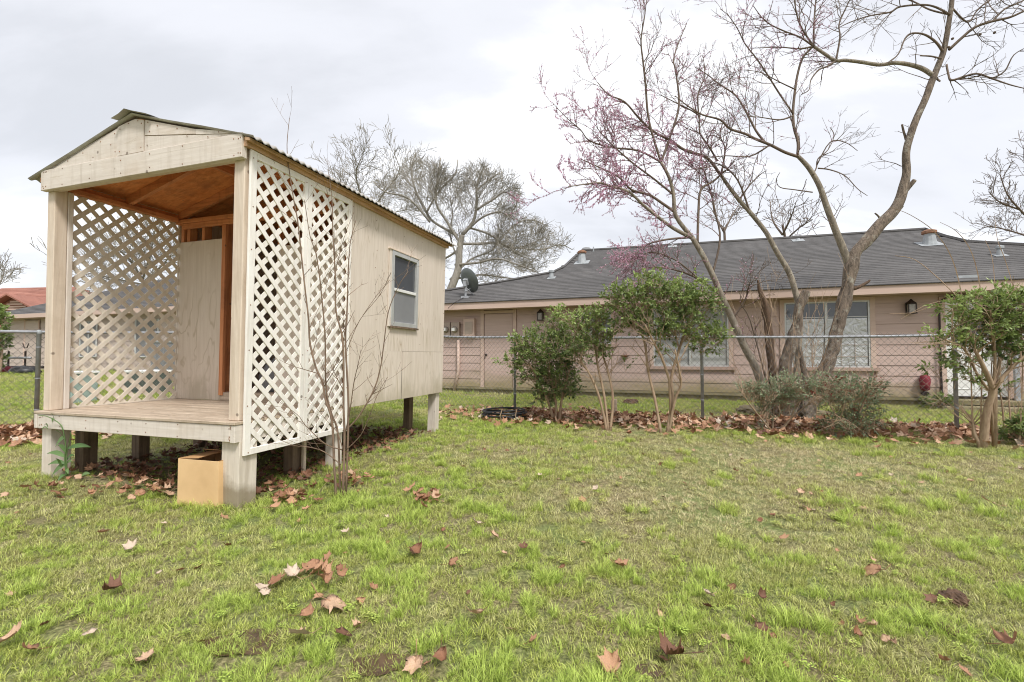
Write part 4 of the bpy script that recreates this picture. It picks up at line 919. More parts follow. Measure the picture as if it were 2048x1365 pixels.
# puddles: flat wet mud sheets
for k, (px, py, rx, ry) in enumerate(((490, 1290, 0.14, 0.045), (275, 1322, 0.05, 0.02), (760, 1330, 0.10, 0.035), (1300, 1345, 0.05, 0.02))):
    P = gnd(px, py); b = MB(); V = [(0, 0, 0.0)]
    for i in range(26):
        th = 2*math.pi*i/26; r_ = 1+0.45*mnoise.noise(Vector((math.cos(th)*1.5, math.sin(th)*1.5, k*3.3))); V.append((rx*r_*math.cos(th), ry*1.5*r_*math.sin(th), 0))
    b.add(V, [(0, 1+i, 1+(i+1) % 26) for i in range(26)]); o = b.build('puddle', M['mud']); o.location = (P.x, P.y, gz(P.x, P.y)+0.007); o['kind'] = 'structure'
# ------------------------------------------------------------------ plants
def crom(P, sub=4):
    out = []; n = len(P)
    for i in range(n-1):
        p0, p1, p2, p3 = P[max(i-1, 0)], P[i], P[i+1], P[min(i+2, n-1)]
        for k in range(sub):
            t = k/sub; out.append(0.5*((2*p1)+(-p0+p2)*t+(2*p0-5*p1+4*p2-p3)*t*t+(-p0+3*p1-3*p2+p3)*t**3))
    out.append(P[-1]); return out
def limb_pts(L, Y0, Y1=None, w0=None, w1=None, sub=4):
    """L: [(px,py[,width px])], depth runs from Y0 to Y1"""
    n = len(L); Y1 = Y0 if Y1 is None else Y1; V = []
    ws = []
    for i, q in enumerate(L):
        f = i/(n-1); Y = Y0+(Y1-Y0)*f
        if len(q) > 2: w = q[2]
        else: w = w0+(w1-w0)*f
        P = at(q[0], q[1], Y); V.append(Vector((P.x, P.y, P.z, w*(0.31+0.15*max(0, min(1, (9-w)/6)))*Y/FPX)))
    C_ = crom(V, sub); return [Vector(c[:3]) for c in C_], [max(c[3], 0.0015) for c in C_]
def rdir(d, ang, up=0.0):
    o = d.orthogonal().normalized(); o.rotate(Matrix.Rotation(random.uniform(0, 2*math.pi), 3, d))
    v = d.normalized()*math.cos(ang)+o*math.sin(ang); v.z += up; return v.normalized()
MULT = 1.35
class Twigs:
    def __init__(s, sides=3): s.b = MB(); s.nodes = []; s.sides = sides
    def grow(s, P, d, L, r, lvl, maxl, spacing=(0.16, 0.10, 0.07), up=0.15, wob=0.22, ratio=(0.35, 0.65), ang=(0.45, 1.0), keep=None, rmin=0.0021):
        n = max(3, int(L/0.09)) if lvl < 2 else 3
        n = min(n, 9); pts = [P]; q = P.copy(); dd = d.copy()
        for i in range(n):
            dd = (dd+Vector((random.gauss(0, wob), random.gauss(0, wob), random.gauss(0, wob)+up*0.25))*0.6).normalized(); q = q+dd*(L/n)
            if keep and not keep(q): break
            pts.append(q)
        if len(pts) < 2: return
        rr = [max(rmin, r*(1-0.7*i/(len(pts)-1))) for i in range(len(pts))]
        s.b.tube(pts, rr, s.sides, cap=False)
        for a, c in zip(pts, pts[1:]): s.nodes.append((a, c, lvl))
        if lvl < maxl:
            sp = spacing[min(lvl, len(spacing)-1)]; k = max(1, int(L/sp))
            for j in range(k):
                f = random.uniform(0.2, 1.0); i = min(int(f*(len(pts)-1)), len(pts)-2); a, c = pts[i], pts[i+1]
                s.grow(a.lerp(c, random.random()), rdir((c-a).normalized(), random.uniform(*ang), up), L*random.uniform(*ratio)*(1.15-0.5*f), max(rmin, r*0.55), lvl+1, maxl, spacing, up, wob, ratio, ang, keep, rmin)
    def along(s, pts, rad, count, Lr, maxl=2, f0=0.15, **k):
        for _ in range(int(count*MULT)):
            f = random.uniform(f0, 1.0); i = min(int(f*(len(pts)-1)), len(pts)-2); a, c = pts[i], pts[i+1]
            s.grow(a.lerp(c, random.random()), rdir((c-a).normalized(), random.uniform(0.5, 1.15), k.get('up', 0.15)), random.uniform(*Lr), min(rad[i]*0.6, 0.008), 0, maxl, **k)
def flowers(nodes, dens, size, name, parent, org, mat, lvls=(0, 1, 2), filt=None):
    b = MB()
    for a, c, l in nodes:
        if l not in lvls: continue
        m = (a+c)/2
        pr = dens*(filt(m) if filt else 1.0)
        k = int(pr*(c-a).length/0.05+random.random())
        for _ in range(k):
            p = a.lerp(c, random.random())
            for _ in range(random.choice((2, 3, 3, 4))):
                e = Vector((random.gauss(0, 1), random.gauss(0, 1), random.gauss(0, 1))).normalized(); u = e.orthogonal().normalized(); sz = size*random.uniform(0.6, 1.3); q = p+e*sz*0.8; v = e.cross(u)
                b.add([q-e*sz*0.7, q+u*sz*0.5, q+e*sz*0.7, q-u*sz*0.5+v*sz*0.3], [(0, 1, 2), (0, 2, 3)], random.random())
    if b.v: return b.build(name, mat, parent, kind='stuff', org=org)
def addlimb(name, L, Y0, Y1, w0, w1, mat, root, org, sides=8, rough=0.0, tw=None, n=0, Lr=(0.3, 0.8), **k):
    P, Rr = limb_pts(L, Y0, Y1, w0, w1)
    b = MB()
    if rough:
        m = len(P); V0 = len(b.v); b.tube(P, Rr, sides)
        nv = []
        for i, v in enumerate(b.v):
            c = P[i//sides] if i//sides < m else P[-1]; d = Vector(v)-c
            nn = mnoise.noise(Vector((v[0]*9, v[1]*9, v[2]*5)))+0.5*mnoise.noise(Vector((v[0]*24, v[1]*24, v[2]*14)))
            nv.append(tuple(c+d*(1+rough*nn)))
        b.v = nv
    else: b.tube(P, Rr, sides)
    o = b.build(name, mat, root, smooth=True, org=None); 
    if root is not None: o.matrix_parent_inverse = Matrix.Translation(-Vector(root.location))
    if tw is not None and n: tw.along(P, Rr, n, Lr, **k)
    return P, Rr
def fin(o, root):
    if o is not None and root is not None: o.matrix_parent_inverse = Matrix.Translation(-Vector(root.location))
    return o

# --- flowering redbud leaning left (behind the fence)
YB = 7.35
bp = at(1556, 838, YB); red = thing('redbud_tree', 'multi-stemmed redbud leaning left with small pink blossom on its bare twigs', 'tree', (bp.x, bp.y, gz(bp.x, bp.y)))
tw = Twigs(3); T = dict(tw=tw)
A_ = [(1540, 850, 34), (1532, 800, 32), (1512, 738, 30), (1487, 690, 28), (1465, 640, 26), (1443, 592, 24), (1425, 550, 22), (1405, 510, 21), (1384, 475, 19)]
A_ = [(a, c, w*0.8) for a, c, w in A_]
addlimb('stem', A_, YB, 7.1, 0, 0, M['bark_pale'], red, None, 10, 0.06, tw, 3, (0.3, 0.6))
K = dict(spacing=(0.105, 0.075, 0.06))
def rl(L, Y0, Y1, w0, w1, n, Lr=(0.35, 0.95), **k):
    return addlimb('limb', L, Y0, Y1, w0, w1, M['bark_pale'] if w0 > 12 else M['twig'], red, None, 6 if w0 > 8 else 4, 0, tw, n, Lr, **{**K, **k})
rl([(1384, 475), (1352, 433), (1347, 390), (1338, 355), (1322, 325)], 7.1, 6.9, 14, 9, 8)
rl([(1322, 325), (1298, 243), (1291, 169), (1286, 123), (1282, 81), (1289, 35), (1293, 0)], 6.9, 6.6, 7, 1.5, 11, (0.2, 0.6))
rl([(1322, 325), (1340, 274), (1358, 211), (1351, 141), (1347, 120), (1358, 84), (1374, 46)], 6.9, 7.3, 7, 1.5, 11, (0.2, 0.6))
rl([(1322, 325), (1277, 302), (1220, 295), (1178, 281), (1161, 260), (1133, 236), (1105, 206)], 6.9, 6.3, 6, 1.3, 9, (0.2, 0.5))
rl([(1382, 475), (1347, 457), (1309, 429), (1284, 408), (1256, 383), (1221, 373), (1196, 366), (1136, 374)], 7.1, 6.3, 13, 2, 14, (0.3, 0.8))
rl([(1350, 425), (1326, 408), (1298, 390), (1263, 380), (1238, 355), (1196, 334), (1160, 318)], 7.05, 6.6, 9, 1.8, 11, (0.25, 0.7))
rl([(1347, 390), (1310, 360), (1270, 330), (1235, 300), (1205, 270), (1190, 250)], 7.0, 6.5, 7, 1.6, 11, (0.25, 0.7))
rl([(1395, 490), (1397, 422), (1402, 380), (1428, 362), (1446, 345)], 7.1, 7.3, 8, 4, 8, (0.3, 0.7))
rl([(1384, 475), (1330, 480), (1290, 492), (1262, 520)], 7.1, 6.8, 6, 2, 9, (0.3, 0.7), up=-0.2)
rl([(1425, 550), (1440, 480), (1432, 430), (1420, 380), (1405, 330), (1400, 280)], 7.2, 7.5, 6, 2, 10, (0.3, 0.8))
B_ = [(1572, 850, 26), (1590, 780, 25), (1597, 700, 24), (1598, 625, 24), (1591, 585, 23), (1578, 545, 22), (1554, 505, 20), (1532, 465, 18), (1500, 425, 17), (1478, 400, 16), (1455, 370, 14), (1442, 350, 13)]
B_ = [(a, c, w*0.8) for a, c, w in B_]
addlimb('stem', B_, YB+0.1, 7.4, 0, 0, M['bark_pale'], red, None, 10, 0.05, tw, 4, (0.3, 0.6))
rl([(1442, 352), (1414, 316), (1372, 302), (1340, 281), (1308, 264), (1280, 239), (1249, 204), (1217, 190), (1195, 165)], 7.4, 6.8, 10, 1.6, 16, (0.3, 0.85))
rl([(1435, 323), (1417, 292), (1400, 267), (1398, 236), (1389, 225), (1354, 207), (1320, 190)], 7.4, 7.1, 7, 1.6, 12, (0.3, 0.8))
rl([(1398, 236), (1396, 190), (1410, 150), (1405, 110)], 7.3, 7.4, 4, 1.4, 9, (0.2, 0.6))
rl([(1442, 352), (1450, 300), (1440, 270), (1448, 240)], 7.4, 7.6, 5, 1.6, 9, (0.25, 0.7))
rl([(1500, 425), (1475, 360), (1440, 330), (1400, 322)], 7.4, 7.1, 5, 1.6, 9, (0.25, 0.7))
rl([(1478, 400), (1500, 370), (1520, 350), (1532, 342)], 7.4, 7.6, 4, 1.2, 6, (0.15, 0.4))
rl([(1443, 592), (1400, 560), (1350, 540), (1300, 535), (1262, 548)], 7.2, 6.7, 7, 1.6, 16, (0.3, 0.7), up=0.05)
rl([(1400, 560), (1350, 520), (1300, 505), (1260, 525)], 7.0, 6.8, 4, 1.3, 16, (0.2, 0.55))
rl([(1465, 640), (1490, 600), (1500, 575), (1540, 560)], 7.3, 7.0, 4, 1.3, 8, (0.25, 0.6))
rl([(1532, 760), (1500, 640), (1480, 600), (1500, 540)], 7.25, 7.0, 3.5, 1.2, 7, (0.25, 0.5))
tf = lambda m: 1.0 if mnoise.noise(m*1.5) > -0.22 else 0.35
def bl(m):   # most blossom on the left and lower crown
    x = 1024+m.x/m.y*FPX; y = 712-(m.z-1)/m.y*FPX
    f = max(0.0, min(1.3, (1520-x)/160))*(0.45 if y < 170 else 1.0)*(1.3 if y > 300 else 1)*(0.42 if y > 470 and x < 1420 else 1)
    return f*(0.4+1.2*max(0, 0.4+mnoise.noise(m*2.2)))
fin(tw.b.build('twigs', M['twig'], red, kind='stuff'), red)
fin(flowers(tw.nodes, 1.9, 0.012, 'blossom', red, None, M['blossom'], (0, 1, 2, 3), bl), red)

# --- the big bare tree
bp = at(1612, 842, YB-0.1); big = thing('bare_tree', 'tall gnarled bare tree with a thick crooked trunk leaning right and a broken stub', 'tree', (bp.x, bp.y, gz(bp.x, bp.y)))
tw2 = Twigs(3); MULT = 1.0
TR = [(1606, 860, 56), (1614, 815, 48), (1634, 770, 38), (1657, 725, 34), (1668, 690, 38), (1677, 645, 32), (1690, 605, 40), (1697, 570, 33), (1704, 530, 42), (1712, 505, 33), (1735, 480, 37), (1760, 450, 35), (1785, 425, 32), (1800, 400, 30), (1808, 370, 27), (1813, 345, 23), (1812, 310, 21), (1818, 280, 21), (1832, 240, 20), (1850, 200, 19), (1863, 165, 20), (1873, 140, 18), (1885, 110, 17), (1892, 80, 15), (1897, 50, 14), (1903, 10, 13), (1906, -25, 12), (1918, -90, 9)]
P, Rr = limb_pts(TR, YB-0.1, 7.0, sub=5)
b = MB(); SD = 22; b.tube(P, Rr, SD); nv = []
for i, v in enumerate(b.v):
    k = min(i//SD, len(P)-1); c = P[k]; d = Vector(v)-c; f = max(0.0, 1-k/(len(P)*0.45))
    nn = mnoise.noise(Vector((v[0]*7, v[1]*7, v[2]*3)))*0.8+0.5*mnoise.noise(Vector((v[0]*22, v[1]*22, v[2]*7)))+0.25*mnoise.noise(Vector((v[0]*50, v[1]*50, v[2]*18)))
    nv.append(tuple(c+d*(1+(0.07+0.50*f)*nn)))
b.v = nv; fin(b.build('trunk', M['bark'], big, smooth=True), big)
tw2.along(P[60:], Rr[60:], 10, (0.3, 0.8), spacing=(0.16, 0.1))
for L, w0, w1 in (([(1806, 388), (1818, 374), (1829, 361)], 17, 13), ([(1813, 282), (1807, 262), (1804, 249)], 7, 4), ([(1762, 440), (1756, 432), (1750, 427)], 6, 3), ([(1790, 425), (1800, 417), (1805, 411)], 12, 10), ([(1700, 578), (1716, 575), (1735, 565), (1740, 560)], 16, 3), ([(1868, 152), (1876, 160), (1880, 163)], 6, 4)):
    addlimb('broken_stub', L, 7.2, 7.15, w0, w1, M['bark'] if w0 != 16 else M['bark_dark'], big, None, 7, 0.15)
def bl2(L, Y0, Y1, w0, w1, n, Lr=(0.35, 0.95), **k): return addlimb('limb', L, Y0, Y1, w0, w1, M['bark_pale'] if w0 > 10 else M['twig'], big, None, 8 if w0 > 8 else 4, 0.05 if w0 > 10 else 0, tw2, n, Lr, **{'spacing': (0.15, 0.1, 0.08), **k})
bl2([(1702, 545), (1690, 508), (1678, 478), (1665, 445), (1652, 410), (1640, 375), (1622, 342), (1608, 325), (1595, 312)], 7.2, 7.1, 24, 12, 4, (0.3, 0.8))
bl2([(1597, 314), (1570, 305), (1540, 290), (1510, 278), (1490, 268), (1460, 258), (1440, 240), (1405, 230), (1375, 212), (1350, 192)], 7.1, 6.7, 10, 1.6, 14)
bl2([(1530, 285), (1512, 262), (1490, 220), (1470, 190), (1440, 170), (1415, 150), (1390, 135)], 7.1, 7.4, 6, 1.4, 10)
bl2([(1540, 290), (1500, 313), (1450, 312), (1410, 318)], 7.1, 7.0, 4, 1.4, 6)
bl2([(1595, 312), (1596, 285), (1588, 255), (1586, 225), (1589, 190), (1595, 150), (1606, 115), (1627, 93)], 7.1, 7.3, 9, 5, 8, (0.3, 0.7))
bl2([(1586, 228), (1557, 185), (1535, 150), (1515, 120), (1490, 88), (1475, 58), (1457, 32), (1440, 18)], 7.15, 6.9, 6, 1.4, 11, (0.25, 0.7))
bl2([(1586, 232), (1560, 240), (1520, 235), (1485, 232)], 7.1, 6.9, 4, 1.3, 6)
bl2([(1592, 180), (1560, 165), (1520, 145), (1480, 140)], 7.1, 6.9, 4, 1.3, 6)
bl2([(1626, 350), (1633, 335), (1636, 318), (1656, 300), (1668, 272), (1660, 255)], 7.1, 7.3, 4, 1.3, 8, (0.2, 0.6))
bl2([(1636, 337), (1660, 340), (1690, 352), (1715, 378), (1735, 392)], 7.1, 7.0, 3.5, 1.3, 5, (0.2, 0.5))
bl2([(1634, 330), (1660, 285), (1690, 285), (1715, 302)], 7.1, 6.9, 3, 1.2, 5, (0.2, 0.5))
bl2([(1625, 385), (1590, 380), (1560, 375), (1553, 360), (1560, 345)], 7.1, 6.9, 3, 1.3, 0)
bl2([(1864, 150), (1845, 138), (1820, 130), (1790, 126), (1760, 130), (1725, 125), (1690, 121), (1672, 122), (1652, 110), (1627, 93)], 7.0, 7.2, 14, 9, 6, (0.3, 0.7))
bl2([(1627, 93), (1600, 75), (1562, 60), (1530, 42), (1505, 10)], 7.2, 7.0, 6, 1.6, 13, (0.3, 0.8))
bl2([(1627, 93), (1628, 50), (1632, 0), (1640, -40)], 7.2, 7.5, 6, 2, 12, (0.3, 0.8))
bl2([(1627, 93), (1600, 98), (1560, 95), (1500, 97)], 7.2, 7.0, 5, 1.5, 9, (0.3, 0.7))
bl2([(1627, 93), (1600, 50), (1590, 10), (1585, -30)], 7.2, 6.9, 5, 1.6, 12, (0.3, 0.8))
bl2([(1672, 122), (1680, 75), (1678, 50), (1690, 20), (1710, -20)], 7.15, 7.3, 5, 2, 11, (0.3, 0.8))
bl2([(1672, 122), (1655, 133), (1638, 140), (1622, 160), (1618, 180), (1602, 190)], 7.15, 7.0, 5, 1.5, 4, (0.2, 0.5))
bl2([(1885, 103), (1872, 85), (1850, 70), (1825, 67), (1810, 78), (1797, 108), (1776, 127)], 7.0, 6.8, 8, 2, 6, (0.15, 0.5))
bl2([(1882, 118), (1862, 113), (1841, 112)], 7.0, 6.9, 6, 3, 2, (0.1, 0.3))
bl2([(1898, 100), (1925, 75), (1950, 55), (1985, 43), (2020, 35), (2050, 22), (2090, 8)], 7.0, 6.6, 9, 4, 11, (0.3, 0.9))
bl2([(1985, 43), (2010, 18), (2040, 5), (2080, -20)], 6.8, 6.9, 5, 2, 8, (0.3, 0.8))
bl2([(1893, 130), (1897, 150), (1903, 161), (1930, 153), (1955, 148), (1985, 158), (2020, 170), (2052, 178)], 7.0, 6.6, 7, 1.8, 8, (0.25, 0.7), up=0.0)
bl2([(1985, 158), (2010, 142), (2028, 110), (2060, 92)], 6.8, 6.6, 3.5, 1.5, 4, (0.2, 0.5))
bl2([(1900, 30), (1872, 15), (1845, 10), (1800, 14), (1780, 25), (1740, 32), (1700, 45), (1670, 60)], 7.0, 6.9, 7, 1.5, 14, (0.3, 0.8))
bl2([(1900, 30), (1860, 20), (1830, 5), (1790, -10), (1740, -30)], 7.0, 7.4, 5, 2, 9, (0.3, 0.8))
bl2([(1903, 15), (1935, 45), (1955, 20), (1980, 0), (2020, -30)], 7.0, 7.3, 5, 2, 11, (0.3, 0.8))
fin(tw2.b.build('twigs', M['twig'], big, kind='stuff'), big)
def bl3(m):
    x = 1024+m.x/m.y*FPX; y = 712-(m.z-1)/m.y*FPX
    if x > 1680 or x < 1380: return 0
    if y < 130 and x > 1480: return 0.9*max(0, 0.6+mnoise.noise(m*1.6))
    return 0.16
fin(flowers(tw2.nodes, 2.2, 0.012, 'blossom', big, None, M['blossom'], (0, 1, 2, 3), bl3), big)
b = MB()
for px, py, Y in ((1905, 78, 6.9), (1960, 70, 6.85), (1989, 66, 6.9), (1897, 95, 6.9)):
    b.lathe(at(px, py, Y), [(0.0, -0.02), (0.018, -0.01), (0.020, 0.01), (0.0, 0.022)], 7)
fin(b.build('seed_balls', M['twig'], big, smooth=True, kind='stuff'), big)

# --- dead snags between the stems
def snag(L, Y, label):
    q = at(L[0][0], L[0][1], Y); t = thing('tree_snag', label, 'tree stump', (q.x, q.y, gz(q.x, q.y)))
    addlimb('broken_trunk', L, Y, Y-0.1, 0, 0, M['bark_dark'] if L[0][2] < 30 else M['bark'], t, None, 12, 0.3)
    return t
s_ = snag([(1552, 850, 26), (1546, 770, 25), (1541, 710, 25), (1538, 660, 21), (1532, 625, 24), (1529, 605, 19), (1519, 580, 11), (1516, 560, 4)], 7.25, 'thin dark dead snag tapering to a point left of the mossy snag')
addlimb('side_stub', [(1541, 700), (1534, 690), (1530, 640)], 7.2, 7.2, 10, 6, M['bark_dark'], s_, None, 6, 0.2)
s_ = snag([(1572, 860, 50), (1578, 790, 44), (1570, 740, 36), (1583, 690, 36), (1594, 650, 30), (1598, 620, 31), (1606, 600, 30), (1612, 582, 24)], 7.15, 'thick ragged mossy snag broken off below the house eave')
addlimb('side_stub', [(1605, 830), (1612, 770), (1603, 720), (1598, 690)], 7.1, 7.2, 22, 12, M['bark'], s_, None, 8, 0.2)
tws = Twigs(3)
for k in range(30):
    px = random.uniform(1515, 1640); q = at(px, 850, YB-0.15+random.uniform(-.15, .1)); q.z = gz(q.x, q.y)
    tws.grow(q, Vector((random.gauss(-0.05, 0.22), random.gauss(0, 0.15), 1)).normalized(), random.uniform(1.2, 2.4), 0.007, 0, 1, spacing=(0.35,), up=0.25, wob=0.10, ratio=(0.15, 0.35))
o = tws.b.build('thin_sucker_shoots', M['twig_tan'], kind='stuff'); o['label'] = 'tangle of thin sucker shoots round the old redbud trunks'

MULT = 1.35
# --- evergreen shrubs: twig sprays carrying leaves
def leafquad(b, p, d, nrm, L, w, tn):
    d = d.normalized(); s = d.cross(nrm)
    if s.length < 1e-4: s = d.orthogonal()
    s.normalize(); n = s.cross(d)
    b.add([p, p+d*L*0.5+s*w/2-n*L*0.05, p+d*L-n*L*0.10, p+d*L*0.5-s*w/2-n*L*0.05, p+d*L*0.5+n*L*0.04], [(0, 1, 4), (1, 2, 4), (2, 3, 4), (3, 0, 4)], tn)
def shrub(name, label, cat, base, Y, stems, clumps, nspray, mat='leaf', leafL=0.048, barkm='twig_tan', sp=0.3, group=None, red=0, stw=9, per=(6, 11)):
    q = at(base[0], base[1], Y); g = gz(q.x, Y); t = thing(name, label, cat, (q.x, Y, g), group=group)
    tb = Twigs(3)
    for S in stems:
        ww = S[0][2] if len(S[0]) > 2 else stw
        P, Rr = limb_pts([(p[0], p[1]) for p in S], Y, Y+random.uniform(-.25, .25), ww, ww*0.4); P[0].z = g-0.03
        b = MB(); b.tube(P, Rr, 7, jit=0.06); fin(b.build('stem', M[barkm], t, smooth=True), t)
        tb.along(P, Rr, 8, (0.15, 0.45), 1, f0=0.45, spacing=(0.14,))
    lb = MB(); rb = MB(); tot = sum(c[2]*c[3] for c in clumps)
    for (cx, cy, rx, ry, *rest) in clumps:
        tn0 = rest[0] if rest else 0.4; C0 = at(cx, cy, Y); sx, sz = rx*Y/FPX, ry*Y/FPX; sy = min(sx, 0.9*max(sx, sz))*0.8
        n = int(nspray*rx*ry/tot); made = 0; tries = 0
        while made < n and tries < n*8:
            tries += 1
            u = Vector((random.gauss(0, 1), random.gauss(0, 1), random.gauss(0, 1))).normalized()*(random.random()**0.38)*random.uniform(0.9, 1.12)
            p = C0+Vector((u.x*sx, u.y*sy, u.z*sz))
            if mnoise.noise(p*6.5) < -0.10 and random.random() < 0.85: continue
            made += 1
            d = (Vector((u.x, u.y, u.z*0.7))+Vector((random.gauss(0, .5), random.gauss(0, .5), random.gauss(0.45, .4)))).normalized()
            L = random.uniform(0.06, 0.14); e = p+d*L
            tb.b.tube([p-d*L*1.0+Vector((0, 0, -0.03)), p, e], [0.003, 0.002, 0.0012], 3, cap=False)
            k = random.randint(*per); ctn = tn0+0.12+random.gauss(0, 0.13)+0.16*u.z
            tgt = rb if (red and random.random() < red) else lb
            for j in range(k):
                f = (j+1)/k; pp = p+d*L*f; dd = rdir(d, random.uniform(0.5, 1.25) if j < k-1 else 0.2)
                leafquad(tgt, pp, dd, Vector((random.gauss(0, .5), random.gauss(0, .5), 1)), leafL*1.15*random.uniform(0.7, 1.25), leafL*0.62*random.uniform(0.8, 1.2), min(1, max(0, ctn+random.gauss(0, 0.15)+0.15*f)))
    fin(lb.build('foliage', M[mat], t, kind='stuff'), t); fin(tb.b.build('twigs', M[barkm], t, kind='stuff'), t)
    if rb.v: fin(rb.build('red_leaves', M['leaf_red'], t, kind='stuff'), t)
    return t
G_ = 'evergreen shrubs growing along the chain link fence'
shrub('evergreen_shrub', 'rounded dark green shrub behind the hose coil, nearest the playhouse', 'shrub', (1112, 845), 7.0,
      [[(1108, 845), (1095, 800), (1075, 760), (1060, 730)], [(1112, 845), (1110, 790), (1095, 740)], [(1118, 845), (1125, 790), (1140, 740)]],
      [(1092, 702, 62, 46, 0.25), (1072, 738, 48, 32, 0.35), (1024, 718, 24, 13, 0.55), (1110, 765, 38, 34, 0.15), (1140, 700, 40, 45, 0.2), (1052, 688, 30, 18, 0.6), (1112, 640, 20, 22, 0.65), (1135, 772, 26, 22, 0.3), (1085, 790, 26, 18, 0.25)], 900, group=G_)
shrub('evergreen_shrub', 'loose open shrub with several thin leaning stems beside the wooden stake', 'shrub', (1216, 862), 6.2,
      [[(1214, 865), (1200, 800), (1180, 750), (1160, 720)], [(1217, 865), (1208, 790), (1195, 730), (1190, 690)], [(1220, 862), (1226, 800), (1215, 740), (1200, 700)]],
      [(1190, 655, 42, 34, 0.35), (1160, 655, 38, 26, 0.45), (1205, 630, 28, 18, 0.5), (1150, 632, 30, 15, 0.7), (1205, 690, 28, 18, 0.4), (1175, 700, 40, 22, 0.3), (1250, 728, 12, 5, 0.4)], 300, leafL=0.042, group=G_)
shrub('evergreen_shrub', 'tall two-stemmed shrub with a broad leafy top in front of the blinded window', 'shrub', (1328, 868), 5.95,
      [[(1322, 868, 10), (1310, 800), (1296, 740), (1290, 690), (1278, 655)], [(1334, 868, 13), (1345, 800), (1342, 760), (1355, 710), (1368, 670), (1385, 620)], [(1338, 862, 9), (1350, 800), (1362, 770), (1358, 740), (1350, 700)], [(1342, 770), (1325, 720), (1310, 690), (1290, 650)]],
      [(1330, 598, 62, 34, 0.40), (1262, 605, 42, 30, 0.38), (1300, 570, 42, 20, 0.6), (1370, 580, 50, 22, 0.55), (1395, 615, 42, 34, 0.25), (1330, 645, 70, 26, 0.25), (1355, 668, 38, 20, 0.7), (1265, 640, 34, 20, 0.3), (1410, 680, 34, 28, 0.35), (1430, 668, 20, 14, 0.5), (1225, 590, 18, 16, 0.5), (1318, 705, 14, 8, 0.4), (1240, 655, 14, 10, 0.4)], 900, leafL=0.044, group=G_)
shrub('evergreen_shrub', 'large glossy shrub with forked pale trunk at the right edge before the white door', 'shrub', (1962, 900), 5.0,
      [[(1965, 893, 24), (1975, 820, 20), (1985, 780), (1970, 740), (1950, 700)], [(1985, 785, 14), (2010, 750), (2040, 720), (2075, 690)], [(1985, 790, 9), (1990, 720), (1985, 660), (1980, 620)], [(1985, 785, 12), (1998, 730), (2000, 680), (2010, 620)], [(1985, 790, 8), (1955, 750), (1930, 700), (1890, 680)], [(1962, 893, 14), (1950, 870), (1945, 845), (1938, 830)]],
      [(1985, 640, 50, 40, 0.45), (2020, 625, 48, 50, 0.4), (2040, 670, 42, 50, 0.25), (1940, 665, 42, 26, 0.45), (1930, 640, 36, 20, 0.6), (1965, 610, 32, 24, 0.65), (2040, 590, 30, 24, 0.7), (1905, 612, 24, 14, 0.55), (1885, 680, 34, 12, 0.6), (1930, 715, 34, 22, 0.35), (1990, 700, 34, 22, 0.25), (1868, 735, 22, 7, 0.5), (1940, 752, 24, 10, 0.45), (1850, 668, 10, 4, 0.8)], 720, leafL=0.043, group=G_, stw=10)
shrub('low_shrub', 'small upright grey-green shrub left of the bark slab with bare looping stems', 'shrub', (1545, 868), 5.9,
      [[(1540, 868), (1530, 830), (1520, 790)], [(1545, 868), (1548, 820), (1555, 780)], [(1552, 868), (1590, 830), (1630, 800), (1650, 790)], [(1556, 868), (1580, 840), (1600, 800), (1640, 785)], [(1548, 868), (1500, 810), (1485, 785)]],
      [(1540, 785, 40, 22, 0.35), (1500, 778, 22, 14, 0.4), (1590, 772, 38, 18, 0.45), (1528, 815, 12, 30, 0.15), (1525, 865, 16, 12, 0.3), (1570, 800, 30, 20, 0.4)], 430, 'leaf_grey', 0.026, group=None, red=0.03, stw=4)
shrub('low_shrub', 'low dense dark shrub with red-tinged sprays standing in the middle of the leaf drift', 'shrub', (1708, 885), 5.6,
      [[(1705, 885), (1695, 840), (1680, 800)], [(1710, 885), (1715, 840), (1735, 790), (1755, 770)], [(1712, 885), (1700, 850), (1670, 830)]],
      [(1700, 845, 46, 32, 0.2), (1730, 835, 34, 24, 0.25), (1672, 850, 22, 14, 0.25), (1690, 780, 52, 20, 0.4), (1735, 778, 32, 22, 0.4), (1655, 765, 34, 16, 0.4), (1640, 790, 34, 20, 0.4), (1700, 805, 40, 18, 0.3)], 620, 'leaf_grey', 0.028, group=None, red=0.07, stw=5)
shrub('low_shrub', 'small dark seedling shrub at the far right edge below the glossy shrub', 'shrub', (2038, 890), 5.1, [[(2035, 890), (2040, 860)], [(2046, 890), (2055, 850)]], [(2035, 868, 22, 14, 0.25), (2060, 855, 22, 18, 0.3)], 90, 'leaf', 0.05, stw=4)
shrub('low_shrub', 'little green weed clump at the wall between tap cover and white door', 'shrub', (1880, 812), 8.6, [[(1880, 812), (1882, 800)]], [(1878, 806, 24, 9, 0.3)], 60, 'leaf', 0.05, stw=3)
shrub('low_shrub', 'thin dark seedling by the stake with reddish leaves', 'shrub', (2000, 880), 5.7, [[(2010, 880), (2003, 800), (1990, 760)], [(2025, 875), (2018, 800), (2022, 770)]], [(1995, 775, 18, 10, 0.3)], 12, 'leaf', 0.045, stw=4)
shrub('neighbour_bush', 'green bush at the left edge in front of the brick corner', 'bush', (2, 745), 14.5, [[(0, 745), (4, 700), (5, 650)]], [(-20, 625, 26, 20, 0.55), (2, 640, 12, 18, 0.4), (-14, 680, 26, 28, 0.25), (6, 672, 12, 16, 0.35), (-16, 715, 24, 22, 0.3)], 340, 'leaf', 0.09, stw=7)
